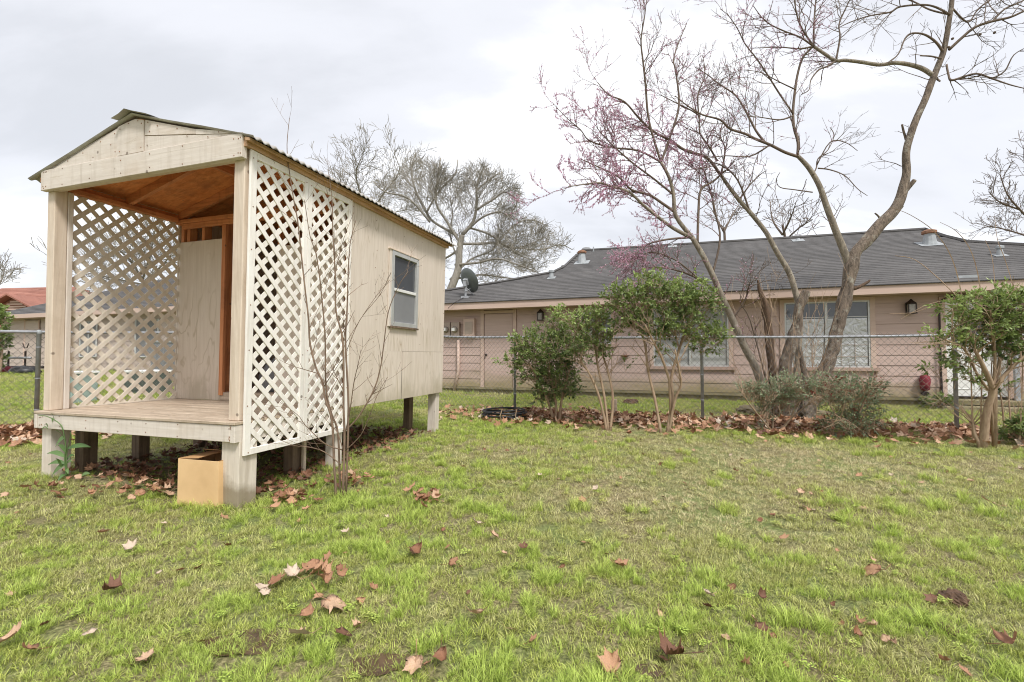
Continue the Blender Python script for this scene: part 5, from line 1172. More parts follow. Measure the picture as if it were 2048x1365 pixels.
# arching canes out of the right shrub
tc2 = MB()
for L, w in (([(1945, 880), (1940, 700), (1925, 600), (1905, 520), (1870, 465), (1820, 430), (1780, 415)], 4), ([(1960, 880), (1965, 700), (1962, 590), (1945, 510), (1915, 465), (1880, 445)], 4), ([(1975, 880), (1985, 700), (1990, 600), (1985, 520), (1970, 480)], 3), ([(1940, 600), (1900, 600), (1850, 612), (1800, 640)], 2), ([(1935, 620), (1880, 608), (1830, 625), (1780, 628)], 1.6), ([(1920, 600), (1880, 560), (1830, 520), (1790, 512)], 2), ([(2040, 880), (2045, 700), (2030, 590), (2010, 520), (1995, 480), (1990, 440)], 3)):
    P, Rr = limb_pts(L, 5.05, 5.3, w, 1.0); tc2.tube(P, Rr, 4, cap=False)
o = tc2.build('arching_canes', M['twig_tan'], kind='stuff'); o['label'] = 'thin arching bare canes rising out of the glossy right shrub'

# --- bare sapling by the playhouse corner
YS = 3.42
q = at(683, 970, YS); sap = thing('bare_sapling', 'bare multi-stemmed sapling growing beside the lattice panels', 'sapling', (q.x, q.y, gz(q.x, q.y)))
ts = Twigs(3)
for L, w0, w1, n in (
    ([(672, 985), (668, 922), (664, 843), (651, 799), (645, 765), (632, 736), (620, 686), (617, 639), (608, 560), (596, 447), (589, 409), (578, 339), (574, 290), (579, 237)], 9, 1.4, 9),
    ([(686, 985), (689, 875), (687, 812), (686, 686), (672, 623), (671, 560), (666, 472), (664, 400), (657, 346)], 9, 1.4, 9),
    ([(692, 980), (697, 821), (691, 686), (694, 623), (696, 560), (700, 490), (712, 440)], 8, 1.3, 9),
    ([(680, 985), (676, 869), (664, 831), (654, 793), (651, 749), (650, 670), (643, 591), (640, 560), (632, 508), (620, 472), (611, 414), (608, 399)], 7, 1.3, 8),
    ([(686, 862), (699, 854), (721, 828), (749, 777), (762, 730), (768, 686), (777, 623), (797, 573), (815, 545)], 6, 1.3, 10),
    ([(690, 870), (700, 820), (708, 765), (716, 730), (722, 700)], 4, 1.2, 6), ([(693, 900), (722, 870), (740, 830), (755, 790), (775, 755)], 3, 1, 5),
    ([(684, 900), (660, 893), (640, 880), (610, 850), (595, 830), (560, 805)], 4, 1.2, 6), ([(682, 930), (650, 905), (620, 895), (590, 892), (560, 880)], 3.5, 1.0, 5),
    ([(686, 900), (676, 868), (664, 850), (662, 835)], 3, 2, 2), ([(651, 749), (668, 735), (690, 690), (740, 610), (780, 560)], 2.2, 1, 5), ([(694, 700), (720, 640), (760, 590), (782, 545)], 2, 1, 4),
    ([(678, 960), (665, 955), (640, 985), (650, 1000)], 2, 1, 2), ([(668, 560), (676, 520), (690, 470), (708, 425)], 2.5, 1, 4)):
    L = [(a, c) for a, c in L]; P, Rr = limb_pts(L, YS+random.uniform(-.06, .06), YS+random.uniform(-.22, .10), w0*0.72, w1*0.8)
    if L[0][1] > 975: P[0].z = gz(P[0].x, P[0].y)-0.02
    b = MB(); b.tube(P, Rr, 6, jit=0.05); fin(b.build('stem', M['twig_red'], sap, smooth=True), sap)
    ts.along(P, Rr, n, (0.07, 0.30), 1, f0=0.25, spacing=(0.09,), rmin=0.0009, wob=0.12, up=0.25)
fin(ts.b.build('twigs', M['twig_red'], sap, kind='stuff'), sap)

# --- broad-leaved weed under the deck edge
YW = 3.72
q = at(133, 955, YW); wd = thing('broadleaf_weed', 'tall green weed with long pointed leaves at the left front leg of the playhouse', 'weed', (q.x, q.y, gz(q.x, q.y)))
def bladeleaf(b, P0, P1, w, droop=0.02, tn=0.5, side=None):
    n = 6; d = P1-P0; s = side or d.cross(Vector((0, -0.9, 0.5))).normalized(); V = []
    for i in range(n+1):
        f = i/n; c = P0.lerp(P1, f)+Vector((0, 0, droop*math.sin(math.pi*f))); ww = w*math.sin(math.pi*min(1, f*0.93+0.07))**0.8*(1-0.3*f)
        V += [c-s*ww/2+Vector((0, 0, 0.006)), c, c+s*ww/2+Vector((0, 0, 0.006))]
    b.add(V, [(i*3+k, i*3+k+1, i*3+k+4, i*3+k+3) for i in range(n) for k in (0, 1)], tn)
W_ = lambda x, y: at(x*0.1758, 800+y*0.1758, YW)
for L, w in (([(760, 900), (745, 760), (738, 650), (750, 560), (735, 430), (700, 300), (620, 230), (520, 185), (440, 178)], 3.2), ([(765, 880), (760, 620), (790, 480), (805, 370)], 2.4), ([(620, 235), (600, 170), (580, 150)], 1), ([(735, 440), (690, 380), (640, 345)], 1.2)):
    P, Rr = limb_pts([(a*0.1758, 800+c*0.1758) for a, c in L], YW, YW-0.05, w, w*0.4); b = MB(); b.tube(P, Rr, 6); fin(b.build('stem', M['leaf_pale'], wd, smooth=True), wd)
for i, (x0, y0_, x1, y1_, w) in enumerate(((738, 435, 610, 545, 0.045), (735, 655, 512, 622, 0.042), (742, 735, 578, 738, 0.040), (742, 745, 598, 870, 0.050), (762, 562, 1050, 545, 0.045), (755, 700, 850, 640, 0.030), (745, 760, 860, 700, 0.03), (745, 800, 835, 845, 0.03), (740, 600, 685, 520, 0.032), (700, 780, 705, 660, 0.03), (760, 860, 740, 910, 0.04), (600, 215, 590, 275, 0.02), (900, 900, 1085, 835, 0.035), (545, 335, 485, 350, 0.012), (545, 320, 540, 290, 0.01))):
    b = MB(); P0, P1 = W_(x0, y0_), W_(x1, y1_); P1.y += random.uniform(-.06, .02); bladeleaf(b, P0, P1, w, 0.02, 0.2+0.5*random.random()); fin(b.build('leaf', M['leaf_pale'], wd, smooth=True), wd)

# --- far bare trees
def fartree(label, limbs, Y, tn, Lr, maxl, rmin, mat='farbark', base=None, spacing=(1.1, 0.7, 0.5), f0=0.2, env=None):
    def keep(q):
        if not env: return True
        x, y = 1024+q.x/q.y*FPX, 711.5-(q.z-1)/q.y*FPX; lim = 1.25-0.75*random.random()**1.5+0.3*mnoise.noise(q*0.6)
        return any(((x-e[0])/e[2])**2+((y-e[1])/e[3])**2 < lim for e in env)
    q = at(base[0], base[1], Y); g = gz(q.x, q.y); t = thing('bare_tree', label, 'tree', (q.x, q.y, g)); tb = Twigs(3)
    for i, (L, w0, w1, n) in enumerate(limbs):
        P, Rr = limb_pts(L, Y, Y+random.uniform(-3, 3)*(i > 0), w0, w1)
        if i == 0: P[0].z = min(P[0].z, g-0.1)
        b = MB(); b.tube(P, Rr, 6); fin(b.build('trunk' if i == 0 else 'limb', M[mat], t, smooth=True), t)
        tb.along(P, Rr, int(n*tn), Lr, maxl, f0=f0 if i else 0.75, keep=keep, spacing=spacing, rmin=rmin, wob=0.2, up=0.12, ratio=(0.4, 0.7))
    fin(tb.b.build('twigs', M[mat], t, kind='stuff'), t); return t
fartree('large spreading bare tree rising behind the house roof right of the playhouse', [
    ([(880, 640), (900, 583), (916, 540), (919, 499), (924, 471)], 30, 20, 4),
    ([(924, 471), (946, 444), (953, 411), (954, 370), (968, 335)], 13, 3, 26), ([(919, 485), (894, 444), (872, 406), (875, 362), (881, 316)], 10, 3, 28),
    ([(913, 471), (867, 444), (853, 425), (831, 381), (823, 340), (831, 307)], 10, 2.5, 28), ([(924, 488), (963, 488), (995, 486), (1036, 496), (1088, 476)], 9, 2, 22),
    ([(910, 530), (955, 526), (995, 518), (1036, 530), (1075, 545)], 8, 2, 18), ([(953, 420), (985, 400), (1010, 385), (1035, 400)], 6, 2, 20), ([(860, 445), (818, 398), (770, 384), (745, 362)], 6, 2, 20),
    ([(930, 465), (965, 435), (1000, 425), (1030, 440)], 6, 2, 18), ([(905, 560), (960, 550), (1010, 556), (1060, 560)], 6, 2, 14), ([(954, 380), (985, 355), (1005, 345)], 5, 2, 16), ([(853, 425), (880, 380), (910, 350), (915, 320)], 5, 2, 18),
    ([(919, 499), (880, 520), (850, 500), (820, 480)], 6, 2, 16), ([(916, 540), (960, 575), (1000, 580), (1040, 590)], 6, 2, 20), ([(936, 455), (980, 470), (1020, 500), (1060, 520)], 6, 2, 26), ([(900, 560), (940, 520), (985, 500), (1000, 460)], 6, 2, 22), ([(916, 520), (900, 470), (905, 430), (900, 390)], 5, 2, 20), ([(1036, 496), (1080, 500), (1120, 490), (1145, 500)], 4, 1.5, 14), ([(995, 486), (1030, 450), (1060, 440), (1090, 450)], 4, 1.5, 14)],
    30, 1.7, (1.0, 2.9), 2, 0.0095, base=(890, 640), spacing=(0.42, 0.32), env=[(838, 395, 78, 92), (960, 400, 88, 80), (1050, 490, 98, 62), (900, 520, 130, 80), (765, 410, 75, 60)])
fartree('smaller thin bare tree just right of the playhouse roof slope', [([(740, 640), (745, 500), (742, 420)], 10, 6, 8), ([(742, 430), (720, 385), (712, 345), (722, 318)], 5, 1.5, 26), ([(742, 430), (765, 390), (790, 360), (800, 335)], 5, 1.5, 26), ([(742, 440), (700, 400), (680, 360)], 4, 1.5, 22), ([(745, 470), (780, 430), (815, 420)], 4, 1.5, 18)], 38, 1.0, (1.2, 3.0), 2, 0.014, base=(740, 640), spacing=(0.55, 0.4))
fartree('bare budding tree at the right edge beyond the pink house', [([(2085, 700), (2080, 520), (2070, 450)], 14, 9, 6), ([(2070, 450), (2040, 420), (2015, 390), (2000, 350)], 6, 1.5, 26), ([(2075, 480), (2030, 465), (1990, 455), (1965, 455)], 5, 1.5, 26), ([(2070, 450), (2065, 380), (2050, 330), (2048, 290)], 6, 1.5, 22), ([(2040, 420), (2000, 405), (1978, 385)], 4, 1.5, 20)], 24, 1.0, (0.55, 1.25), 2, 0.010, base=(2085, 700), spacing=(0.4, 0.3), mat='twig')
fartree('bare upright tree tops behind the roof between the redbud stems', [([(1570, 640), (1572, 500), (1565, 450)], 10, 5, 6), ([(1565, 470), (1580, 440), (1592, 405)], 5, 1.5, 10), ([(1565, 470), (1545, 440), (1540, 400)], 5, 1.5, 10), ([(1572, 480), (1600, 455), (1625, 440)], 4, 1.5, 10)], 22, 1.0, (0.7, 1.6), 1, 0.011, base=(1570, 640), spacing=(0.4,), mat='twig')
fartree('pinkish bare tree top behind the roof left of the leaning redbud stem', [([(1450, 640), (1450, 500), (1448, 455)], 10, 5, 6), ([(1448, 465), (1430, 430), (1425, 405)], 4, 1.5, 14), ([(1448, 465), (1465, 430), (1478, 410)], 4, 1.5, 14)], 22, 1.0, (0.6, 1.4), 1, 0.011, base=(1450, 640), spacing=(0.35,), mat='twig')
fartree('bare tree behind the low neighbour house seen through the lattice', [([(290, 700), (288, 600), (285, 560)], 12, 8, 6), ([(285, 560), (300, 510), (310, 460)], 6, 2, 22), ([(285, 560), (260, 520), (235, 500)], 6, 2, 22), ([(288, 570), (240, 560), (190, 550)], 5, 2, 22), ([(286, 565), (325, 530), (350, 500)], 5, 2, 18)], 33, 1.0, (1.2, 3.0), 2, 0.016, base=(290, 700), spacing=(0.5, 0.4))
fartree('bare tree behind the brick house at the far left edge', [([(-10, 700), (-8, 600), (-5, 570)], 10, 6, 6), ([(-5, 575), (5, 555), (10, 535)], 4, 1.5, 20), ([(-5, 575), (-25, 545), (-30, 500)], 4, 1.5, 14)], 48, 1.0, (1.2, 2.2), 1, 0.02, base=(-10, 700), spacing=(0.4,))

# ------------------------------------------------------------------ fallen leaves
def leafmesh(seed, n_sub=2, curl=0.3, tint=0.6, low=False):
    rnd = random.Random(seed); out = []
    lobes = [(90, 1.0), (38, 0.92), (142, 0.92), (-12, 0.66), (192, 0.66)]
    pts = []
    for a, r in sorted(lobes, key=lambda q: -q[0]):
        r *= rnd.uniform(0.85, 1.1); a += rnd.uniform(-6, 6)
        if low: pts += [(a+18, 0.55), (a, r)]
        else: pts += [(a+24, 0.50), (a+11, r*0.74), (a+7, r*0.70), (a, r), (a-6, r*0.73), (a-12, r*0.70)]
    pts += [(-50, 0.32), (-90, 0.16), (-130, 0.32)] if not low else [(-90, 0.15)]
    n = len(pts); b = MB(); f1, f2 = rnd.uniform(-1, 1), rnd.uniform(-1, 1); ph = rnd.uniform(0, 6.28); fold = rnd.uniform(0.0, 0.6)
    def bend(x, y):
        r2 = x*x+y*y; z = curl*(r2*0.55*(1+0.8*math.sin(2*math.atan2(y, x)+ph)))+fold*abs(x)*0.5+0.10*math.sin(7*x+ph)*math.sqrt(r2)*curl*2
        k = 1-0.22*min(1, r2)*abs(curl); return (x*k*0.5, y*k*0.5, z*0.5)
    rings = (0.36, 0.72, 1.0) if not low else (1.0,)
    V = [bend(0, 0.0)]
    for s in rings:
        for a, r in pts:
            rr = r*s if s == 1.0 else (0.55*s+0.45*r*s); V.append(bend(rr*math.cos(math.radians(a)), rr*math.sin(math.radians(a))))
    F = [(0, 1+i, 1+(i+1) % n) for i in range(n)]
    for k in range(len(rings)-1):
        for i in range(n): p = 1+k*n; F.append((p+i, p+n+i, p+n+(i+1) % n, p+(i+1) % n))
    T_ = []
    b.add(V, [tuple(reversed(f)) for f in F], tint)
    if not low:
        s0 = len(b.v); b.tube([(0, -0.04, 0.0), (0.02, -0.35, 0.05*curl), (0.05*f1, -0.62, 0.16)], [0.012, 0.010, 0.014], 3, max(0, tint-0.15))
    return b
TINTS = [0.08, 0.28, 0.45, 0.6, 0.78, 0.95]
LM = {}
for si in range(7):
    for ti, tv in enumerate(TINTS):
        b = leafmesh(si*13+5, curl=[0.3, 0.6, 1.0, -0.5, 0.8, 1.35, 0.45][si], tint=tv)
        me = bpy.data.meshes.new('dead_leaf'); me.from_pydata(b.v, [], b.f); me.materials.append(M['dead']); a = me.attributes.new('tint', 'FLOAT', 'POINT'); a.data.foreach_set('value', np.array(b.t, dtype=np.float32))
        me.polygons.foreach_set('use_smooth', [True]*len(me.polygons)); LM[(si, ti)] = me
GL = 'dead sycamore leaves scattered on the lawn'
def leafobj(px, py, size, ti, si, label, tilt=0.5, zoff=0.026, rz=None):
    size *= 0.86
    P = gnd(px, py); o = bpy.data.objects.new('dead_leaf', LM[(si, ti)]); COL.objects.link(o); o.location = (P.x, P.y, gz(P.x, P.y)+zoff+size*0.10)
    s = size*1.05; o.scale = (s, s, s); o.rotation_euler = (random.uniform(-tilt, tilt), random.uniform(-tilt, tilt), random.uniform(0, 6.28) if rz is None else rz); return tag(o, label, 'leaf', GL)
NAMED = [
 (664, 1226, .20, 4, 3, 'largest tan sycamore leaf arched over a dark underside in the left foreground'), (612, 1246, .11, 2, 2, 'brown curled leaf touching the left side of the largest tan leaf'),
 (603, 1290, .15, 5, 0, 'flat pale leaf with dark veins beside the muddy patch'), (688, 1288, .12, 0, 0, 'wet grey-brown leaf below the largest tan leaf'),
 (1349, 1332, .16, 0, 5, 'dark red-brown curled leaf at the bottom edge right of centre'), (1238, 1146, .13, 2, 4, 'rusty orange crumpled leaf alone on the lawn in the middle distance'),
 (1748, 1156, .15, 3, 3, 'arched pinkish-tan leaf near the crumbly soil clump'), (2018, 1306, .13, 1, 5, 'dark brown folded leaf at the lower right edge'),
 (955, 1060, .14, 5, 1, 'pale upright-lobed leaf in the centre of the lawn, above a tan one'), (988, 1085, .12, 4, 1, 'tan leaf just below the pale upright-lobed one'),
 (946, 990, .13, 5, 0, 'pale star-shaped leaf lying flat beyond the centre of the lawn'), (834, 1114, .16, 1, 5, 'dark curled leaf with a paler rim left of centre'),
 (905, 1138, .11, 2, 3, 'small folded brown-and-tan leaf below the dark curled one'), (1080, 959, .09, 5, 1, 'small pinkish-white leaf on the far lawn'),
 (1192, 987, .10, 5, 4, 'off-white crumpled leaf on the dry grass right of centre'), (1166, 1010, .11, 3, 0, 'flat orange leaf below the off-white crumpled leaf'),
 (928, 942, .10, 4, 1, 'tan cupped leaf on the lawn towards the playhouse shadow'), (778, 905, .16, 3, 0, 'broad flat orange-tan leaf just past the sapling'),
 (1980, 1015, .14, 4, 0, 'flat tan leaf on the dry grass near the right edge'), (1602, 993, .10, 4, 1, 'tan curled leaf on the dry lawn in front of the dark low shrub'),
 (1717, 961, .10, 3, 4, 'brownish leaf on the far dry lawn below the leaf drift'), (1473, 950, .09, 1, 5, 'dark brown balled leaf below the two-stemmed shrub'),
 (450, 1048, .13, 3, 0, 'orange-tan leaf in the grass right below the cardboard box'), (224, 1196, .14, 0, 5, 'dark brown cupped leaf in the left foreground grass'),
 (58, 1320, .10, 2, 2, 'small rusty leaf near the lower left corner'), (16, 1298, .13, 4, 4, 'tan crumpled leaf at the left edge of the foreground'),
 (830, 1352, .12, 4, 1, 'tan leaf cut by the bottom edge left of centre'), (1224, 1356, .13, 3, 1, 'orange-tan pointed leaf cut by the bottom edge right of centre'),
 (884, 1330, .10, 1, 5, 'brown curled leaf above the bottom edge'), (955, 1248, .14, 4, 1, 'half-buried pale leaf with a wet patch in the central foreground'),
 (1418, 1206, .09, 5, 1, 'small pale leaf on the dry patch right of centre'), (1520, 1276, .09, 0, 1, 'small grey-brown leaf right of the bottom centre'),
 (1566, 1088, .09, 3, 0, 'small orange leaf beside a bright grass clump'), (692, 1076, .09, 5, 1, 'small pale leaf below the leaf pile by the sapling'),
 (614, 1030, .13, 3, 1, 'orange leaf at the near edge of the pile by the sapling'), (206, 1078, .13, 3, 6, 'long narrow orange leaf on the left lawn'),
 (262, 1108, .12, 5, 1, 'pale leaf next to dark debris on the left lawn'), (328, 1058, .07, 5, 1, 'thin pale leaf standing on edge on the left lawn'),
 (178, 1285, .08, 5, 6, 'small whitish leaf on edge in the lower left grass'), (1008, 1120, .07, 4, 1, 'little tan leaf by a dark scrap in mid lawn'), (1048, 1108, .09, 0, 1, 'greyish wet leaf next to the little tan one'),
 (290, 1338, .10, 4, 6, 'narrow tan leaf near the bottom edge on the left'), (20, 890, .12, 1, 2, 'brown leaf on the grass at the left edge'), (968, 905, .08, 1, 5, 'small dark leaf on the lawn below the hose coil')]
for n in NAMED: leafobj(*n)
# the row of leaves at left centre
for i, (px, py) in enumerate(((520, 1190), (560, 1172), (585, 1163), (600, 1158), (625, 1143), (640, 1150), (655, 1128), (530, 1200), (548, 1180), (610, 1150))):
    leafobj(px, py, random.uniform(.08, .13), random.choice((1, 2, 3, 4, 5)), random.randrange(7), 'one of the overlapping brown and tan leaves in the slanting row at left centre')
def zone_label(px, py, ti):
    tone = ('dark brown', 'dark brown', 'rusty brown', 'tan', 'tan', 'pale')[ti]
    if py < 930: w = 'on the far lawn before '+('the hose coil' if px < 1100 else 'the two-stemmed shrub' if px < 1450 else 'the low shrubs' if px < 1780 else 'the glossy right shrub')
    elif px < 130 and py < 1040: w = 'beside the left front leg of the playhouse'
    elif px < 240 and py < 1040: w = 'at the foot of the broad-leaved weed'
    elif px < 350 and py < 1040: w = 'between the weed and the cardboard box'
    elif px < 430 and py < 1060: w = 'right in front of the cardboard box'
    elif px < 570 and py < 1080: w = 'around the thick right front leg of the playhouse'
    elif 790 < px < 910 and py < 1050: w = 'in the small heap on the lawn right of the sapling'
    elif 560 < px < 730 and 1080 < py < 1240: w = 'around the slanting row of leaves at left centre'
    else:
        w = ('on the lawn at the far left' if px < 260 else 'on the lawn below the cardboard box' if px < 560 else 'on the lawn below the sapling' if px < 800 else 'on the lawn below the small heap of leaves' if px < 1080 else 'on the lawn in line with the two-stemmed shrub' if px < 1420 else 'on the lawn in line with the old redbud trunks' if px < 1750 else 'on the lawn at the far right')+(', nearest the camera' if py > 1200 else ', middle distance' if py > 1050 else ', well back')
    return f'{tone} leaf {w}'
PC = [(300, 985, 55, 22, 30), (180, 945, 60, 14, 14), (120, 990, 60, 14, 14), (590, 1005, 45, 14, 26), (700, 970, 35, 14, 26), (848, 1005, 28, 12, 18), (640, 1160, 40, 30, 6), (500, 990, 70, 20, 10), (270, 960, 90, 22, 22)]
used = 0
for (cx, cy, rx, ry, n) in PC:
    for _ in range(n):
        px, py = random.gauss(cx, rx*0.6), random.gauss(cy, ry*0.6); ti = random.choice((1, 2, 3, 3, 4))
        leafobj(px, py, random.uniform(.07, .14), ti, random.randrange(7), f'{("", "dark brown", "rusty", "tan", "pale tan")[ti]} leaf in the loose leaf pile {"left of" if px < 640 else "at"} the foot of the sapling' if 560 < px < 760 else zone_label(px, py, ti), 0.6, 0.02+random.uniform(0, .03))
for _ in range(125):
    px = random.uniform(0, 2048); py = 880+480*random.random()**1.5
    if 480 > px > 70 and py < 960: continue
    ti = random.choice((0, 1, 1, 2, 3, 4, 4, 5)); leafobj(px, py, random.uniform(.04, .085), ti, random.randrange(7), zone_label(px, py, ti), 0.6, 0.012)
# drifts: thousands of leaves, past counting
LOW = [leafmesh(100+k, curl=random.uniform(-0.3, 0.9), tint=0.5, low=True) for k in range(14)]
def drift(name, label, pts):
    b = MB()
    for (x, y, z, s, tn) in pts:
        L = random.choice(LOW); Mx = Matrix.Rotation(random.uniform(0, 6.28), 3, 'Z') @ Matrix.Rotation(random.gauss(0, 0.42), 3, 'X') @ Matrix.Rotation(random.gauss(0, 0.42), 3, 'Y')
        b.add([Vector((x, y, z))+(Mx @ Vector(v))*s for v in L.v], L.f, tn)
    o = b.build(name, M['dead'], kind='stuff'); o['label'] = label; return o
pts = []
for _ in range(4600):
    t = random.uniform(-1.2, 8.6); d = random.gauss(0.56, 0.42)-0.05*t
    if t < 0.3 and random.random() < 0.75: continue
    dens = 0.6+0.8*mnoise.noise(Vector((t*1.1, d*1.7, 4)))
    if random.random() > dens+0.12: continue
    x, y = FA_.x+FD.x*t+FD.y*d, FA_.y+FD.y*t-FD.x*d
    m = 0.10*max(0, 0.5+mnoise.noise(Vector((t*1.4, d*1.5, 0))))*math.exp(-((d-0.35)/0.4)**2)
    pts.append((x, y, gz(x, y)+0.025+random.random()*(0.03+m), random.uniform(.09, .19), min(1, max(0.0, random.gauss(0.55, 0.24)))))
drift('leaf_drift', 'drift of brown dead leaves along the foot of the fence under the shrubs', pts)
pts = []
for _ in range(2400):
    t = random.uniform(2.2, dist+2.2); d = random.gauss(-0.02, 0.42)
    x, y = l0.x+ldir.x*t-ldir.y*d, l0.y+ldir.y*t+ldir.x*d
    m = 0.10*math.exp(-(d/0.35)**2)
    pts.append((x, y, gz(x, y)+0.02+random.random()*(0.03+m), random.uniform(.10, .20), min(1, max(0.0, random.gauss(0.60, 0.2)))))
drift('leaf_drift', 'drift of orange-brown dead leaves along the left fence', pts)
pts = []
ca, sa = math.cos(SA), math.sin(SA)
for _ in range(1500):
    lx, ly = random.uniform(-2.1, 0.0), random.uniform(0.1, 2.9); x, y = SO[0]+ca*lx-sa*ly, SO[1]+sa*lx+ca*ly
    pts.append((x, y, gz(x, y)+0.01+random.random()*0.05, random.uniform(.06, .12), random.uniform(0, 0.22)))  # leaf litter packed densely and tinted dark, painting in the shade under the deck
drift('shade_leaf_debris', 'leaf debris below the playhouse deck, tinted dark to deepen the shade', pts)

# ------------------------------------------------------------------ grass
def blade(b, x, y, L, w, lean_, az, tn, seg=2, flat=0.0):
    dx_, dy_ = math.cos(az), math.sin(az); sx, sy = -dy_*w/2, dx_*w/2; V = []
    for i in range(seg+1):
        f = i/seg; h = L*f*(1-flat)*(1-0.35*lean_*f); r_ = L*lean_*f*f+L*flat*f; k = 1-f*f*0.9
        if i < seg: V += [(x+dx_*r_-sx*k, y+dy_*r_-sy*k, h), (x+dx_*r_+sx*k, y+dy_*r_+sy*k, h)]
        else: V.append((x+dx_*r_, y+dy_*r_, h))
    F = [(2*i, 2*i+1, 2*i+3, 2*i+2) for i in range(seg-1)]+[(2*seg-2, 2*seg-1, 2*seg)]
    b.add(V, F, tn)
def tuft(n, rad, L, w, leanr, flat=(0, 0), seg=2, mat='grass', seed=0):
    random.seed(seed); b = MB()
    for _ in range(n):
        r_, a = rad*math.sqrt(random.random()), random.uniform(0, 6.28)
        blade(b, r_*math.cos(a), r_*math.sin(a), random.uniform(*L), random.uniform(*w), random.uniform(*leanr), a+random.gauss(0, 0.9), random.random(), seg, random.uniform(*flat))
    me = bpy.data.meshes.new('grass_tuft'); me.from_pydata(b.v, [], b.f); me.materials.append(M[mat]); a = me.attributes.new('tint', 'FLOAT', 'POINT'); a.data.foreach_set('value', np.array(b.t, dtype=np.float32)); me.update()
    return bpy.data.objects.new('grass_tuft', me)
def weedtuft(seed):
    random.seed(seed); b = MB()
    for _ in range(16):
        a, r_, h = random.uniform(0, 6.28), 0.03*math.sqrt(random.random()), random.uniform(0.02, 0.045); c = Vector((r_*math.cos(a), r_*math.sin(a), h))
        for k in range(3): leafquad(b, c, Vector((math.cos(a+k*2.1), math.sin(a+k*2.1), 0.2)), Vector((0, 0, 1)), 0.014, 0.011, random.random())
    me = bpy.data.meshes.new('clover_tuft'); me.from_pydata(b.v, [], b.f); me.materials.append(M['lush']); a = me.attributes.new('tint', 'FLOAT', 'POINT'); a.data.foreach_set('value', np.array(b.t, dtype=np.float32)); me.update()
    return bpy.data.objects.new('clover_tuft', me)
TU = [tuft(20, 0.036, (0.028, 0.058), (0.003, 0.005), (0.2, 0.9), seed=1), tuft(20, 0.038, (0.024, 0.055), (0.003, 0.0048), (0.4, 1.1), (0, 0.3), seed=2),
      tuft(18, 0.045, (0.028, 0.060), (0.0026, 0.0044), (0.2, 0.6), (0.35, 0.9), seed=3), tuft(26, 0.028, (0.05, 0.095), (0.0022, 0.0038), (0.3, 0.9), seg=3, mat='lush', seed=4),
      tuft(18, 0.02, (0.06, 0.12), (0.0025, 0.004), (0.4, 1.0), seg=3, mat='lush', seed=5), weedtuft(6), tuft(20, 0.04, (0.025, 0.05), (0.004, 0.007), (0.2, 0.8), seg=1, seed=7), tuft(20, 0.04, (0.03, 0.07), (0.004, 0.006), (0.2, 0.8), seg=2, mat='lush', seed=8)]
random.seed(99); rs = np.random.RandomState(5)
GP, GR, GS, GI, GD = [], [], [], [], []
def inshed(x, y):
    dx_, dy_ = x-SO[0], y-SO[1]; lx, ly = dx_*ca+dy_*sa, -dx_*sa+dy_*ca; return -2.1 < lx < 0.0 and 0.02 < ly < 3.1
def put(Y0, Y1, dens, sc, far=False):
    ntry = int(dens*1.25*(Y1*Y1-Y0*Y0)); 
    for _ in range(ntry):
        y = math.sqrt(rs.uniform(Y0*Y0, Y1*Y1)); x = rs.uniform(-1.25, 1.25)*y+rs.uniform(-.3, .3)
        if hloc((x, y, 0)).y > -0.05 and hloc((x, y, 0)).x > HL: continue
        if hloc((x, y, 0)).y > -0.1 and hloc((x, y, 0)).x < -16: continue
        if far and x > -2.2 and y > 14: continue
        sh = inshed(x, y)
        if sh and rs.rand() < 0.80: continue
        a = mnoise.noise(Vector((x*0.8, y*0.8, 1.7))); c = mnoise.noise(Vector((x*2.6, y*2.6, 7.7))); e_ = mnoise.noise(Vector((x*8, y*8, 2.2)))
        reg = 0.28*math.exp(-((x-2.6)/2.2)**2-((y-3.9)/1.7)**2)+0.16*math.exp(-((x-0.7)/0.7)**2-((y-3.0)/0.8)**2)-0.13*math.exp(-((x+1.4)/1.5)**2-((y-1.6)/1.5)**2)
        if y > 8: reg -= 0.05
        dr = 0.30+0.42*a+0.34*c+0.2*e_+reg*1.7-0.14*max(0, min(1, (3.4-y)/1.5))
        bare = e_ < -0.26 and c < 0.08
        if bare and rs.rand() < 0.82: continue
        clump = mnoise.noise(Vector((x*5.5, y*5.5, 33)))+0.35*a*-1
        lush = clump+rs.uniform(-.22, .22) > (0.22 if y > 3.2 else 0.08)+reg*1.6 or sh or (abs(x+0.9) < 0.7 and 3.2 < y < 6.5 and clump > 0.0)
        if far: k = 7 if lush else 6
        elif lush: k = rs.choice((3, 3, 4))
        else: k = 2 if (dr > 0.55 and rs.rand() < 0.75) or rs.rand() < 0.22 else rs.choice((0, 1))
        if rs.rand() < 0.015 and not far: k = 5
        s = sc*rs.uniform(0.75, 1.25)*(0.85+0.3*max(0, clump) if not lush else 0.55+0.5*min(1, max(0, clump)*1.3))
        GP.append((x, y, gz(x, y)-0.004)); GR.append((rs.uniform(-.2, .2), rs.uniform(-.2, .2), rs.uniform(0, 6.28))); GS.append(s); GI.append(k); GD.append(min(1, max(0, dr if not lush else dr*0.45)))
put(0.55, 1.6, 2000, 0.72); put(1.6, 2.6, 1650, 0.76); put(2.6, 4.2, 900, 0.92); put(4.2, 7.0, 520, 1.05); put(7.0, 11.5, 190, 1.35, True); put(11.5, 21, 50, 2.2, True)
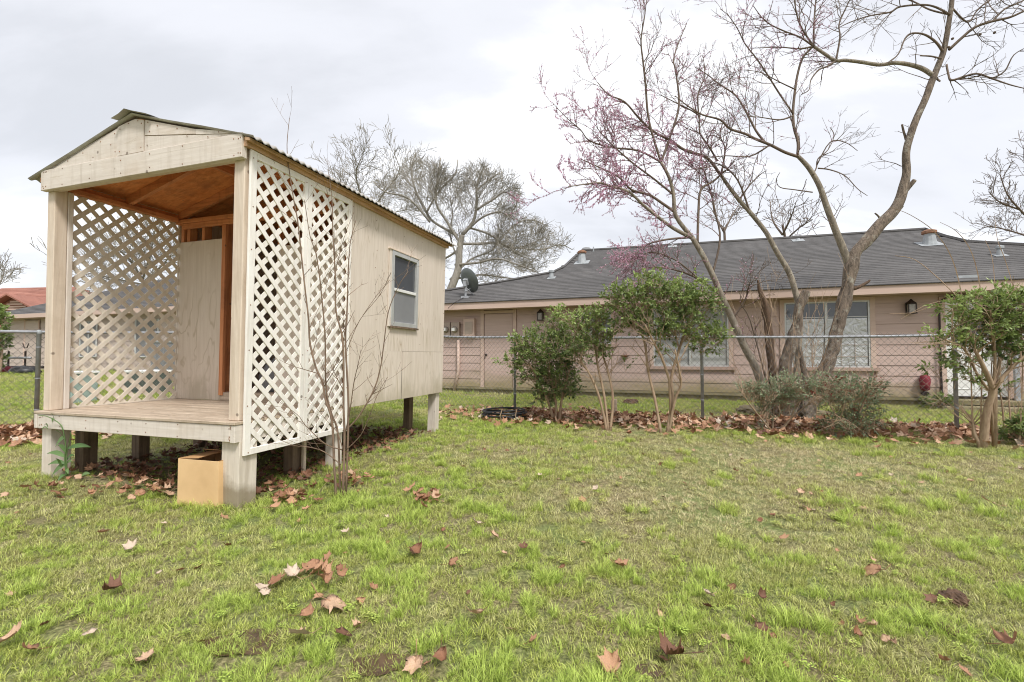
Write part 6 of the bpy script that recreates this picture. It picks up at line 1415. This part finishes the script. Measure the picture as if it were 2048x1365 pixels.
for lx, ly in ((-0.07, -0.04), (0.03, 0.07), (WX+0.05, -0.04), (-0.3, -0.08), (-0.08, 3.05), (-0.07, 1.0), (0.0, 0.16)):
    for _ in range(16):
        u, v = lx+random.gauss(0, 0.09), ly+random.gauss(0, 0.05)-0.03; x, y = SO[0]+ca*u-sa*v, SO[1]+sa*u+ca*v; GP.append((x, y, gz(x, y)-0.004)); GR.append((0, 0, random.uniform(0, 6.28))); GS.append(random.uniform(0.7, 1.1)); GI.append(random.choice((3, 4, 2))); GD.append(random.random()*0.5)
me = bpy.data.meshes.new('grass'); me.from_pydata(GP, [], [])
def attr(nm, ty, data, key='value'):
    a = me.attributes.new(nm, ty, 'POINT'); a.data.foreach_set(key, np.array(data, dtype=np.float32 if ty != 'INT' else np.int32).ravel())
attr('rot', 'FLOAT_VECTOR', GR, 'vector'); attr('scl', 'FLOAT', GS); attr('kind_index', 'INT', GI); attr('dry', 'FLOAT', GD)
grass = bpy.data.objects.new('grass', me); COL.objects.link(grass); grass['kind'] = 'stuff'; grass['label'] = 'patchy winter lawn grass, green tufts mixed with straw-coloured thatch'
ng = bpy.data.node_groups.new('grass_scatter', 'GeometryNodeTree'); ng.interface.new_socket('Geometry', in_out='INPUT', socket_type='NodeSocketGeometry'); ng.interface.new_socket('Geometry', in_out='OUTPUT', socket_type='NodeSocketGeometry')
gi = ng.nodes.new('NodeGroupInput'); go = ng.nodes.new('NodeGroupOutput'); iop = ng.nodes.new('GeometryNodeInstanceOnPoints'); gti = ng.nodes.new('GeometryNodeJoinGeometry')
def named(nm, ty):
    n = ng.nodes.new('GeometryNodeInputNamedAttribute'); n.data_type = ty; n.inputs[0].default_value = nm; return n.outputs[0]
srcs = []
for o in TU:
    oi = ng.nodes.new('GeometryNodeObjectInfo'); oi.inputs['Object'].default_value = o; oi.inputs['As Instance'].default_value = True; srcs.append(oi)
for oi in reversed(srcs): ng.links.new(oi.outputs['Geometry'], gti.inputs[0])
mtp = ng.nodes.new('GeometryNodeMeshToPoints')
ng.links.new(gi.outputs[0], mtp.inputs['Mesh']); ng.links.new(mtp.outputs[0], iop.inputs['Points']); ng.links.new(gti.outputs[0], iop.inputs['Instance']); iop.inputs['Pick Instance'].default_value = True
ng.links.new(named('kind_index', 'INT'), iop.inputs['Instance Index'])
e2r = ng.nodes.new('FunctionNodeEulerToRotation'); ng.links.new(named('rot', 'FLOAT_VECTOR'), e2r.inputs[0]); ng.links.new(e2r.outputs[0], iop.inputs['Rotation'])
ng.links.new(named('scl', 'FLOAT'), iop.inputs['Scale']); ng.links.new(iop.outputs[0], go.inputs[0])
md = grass.modifiers.new('scatter', 'NODES'); md.node_group = ng
print('tufts', len(GP))
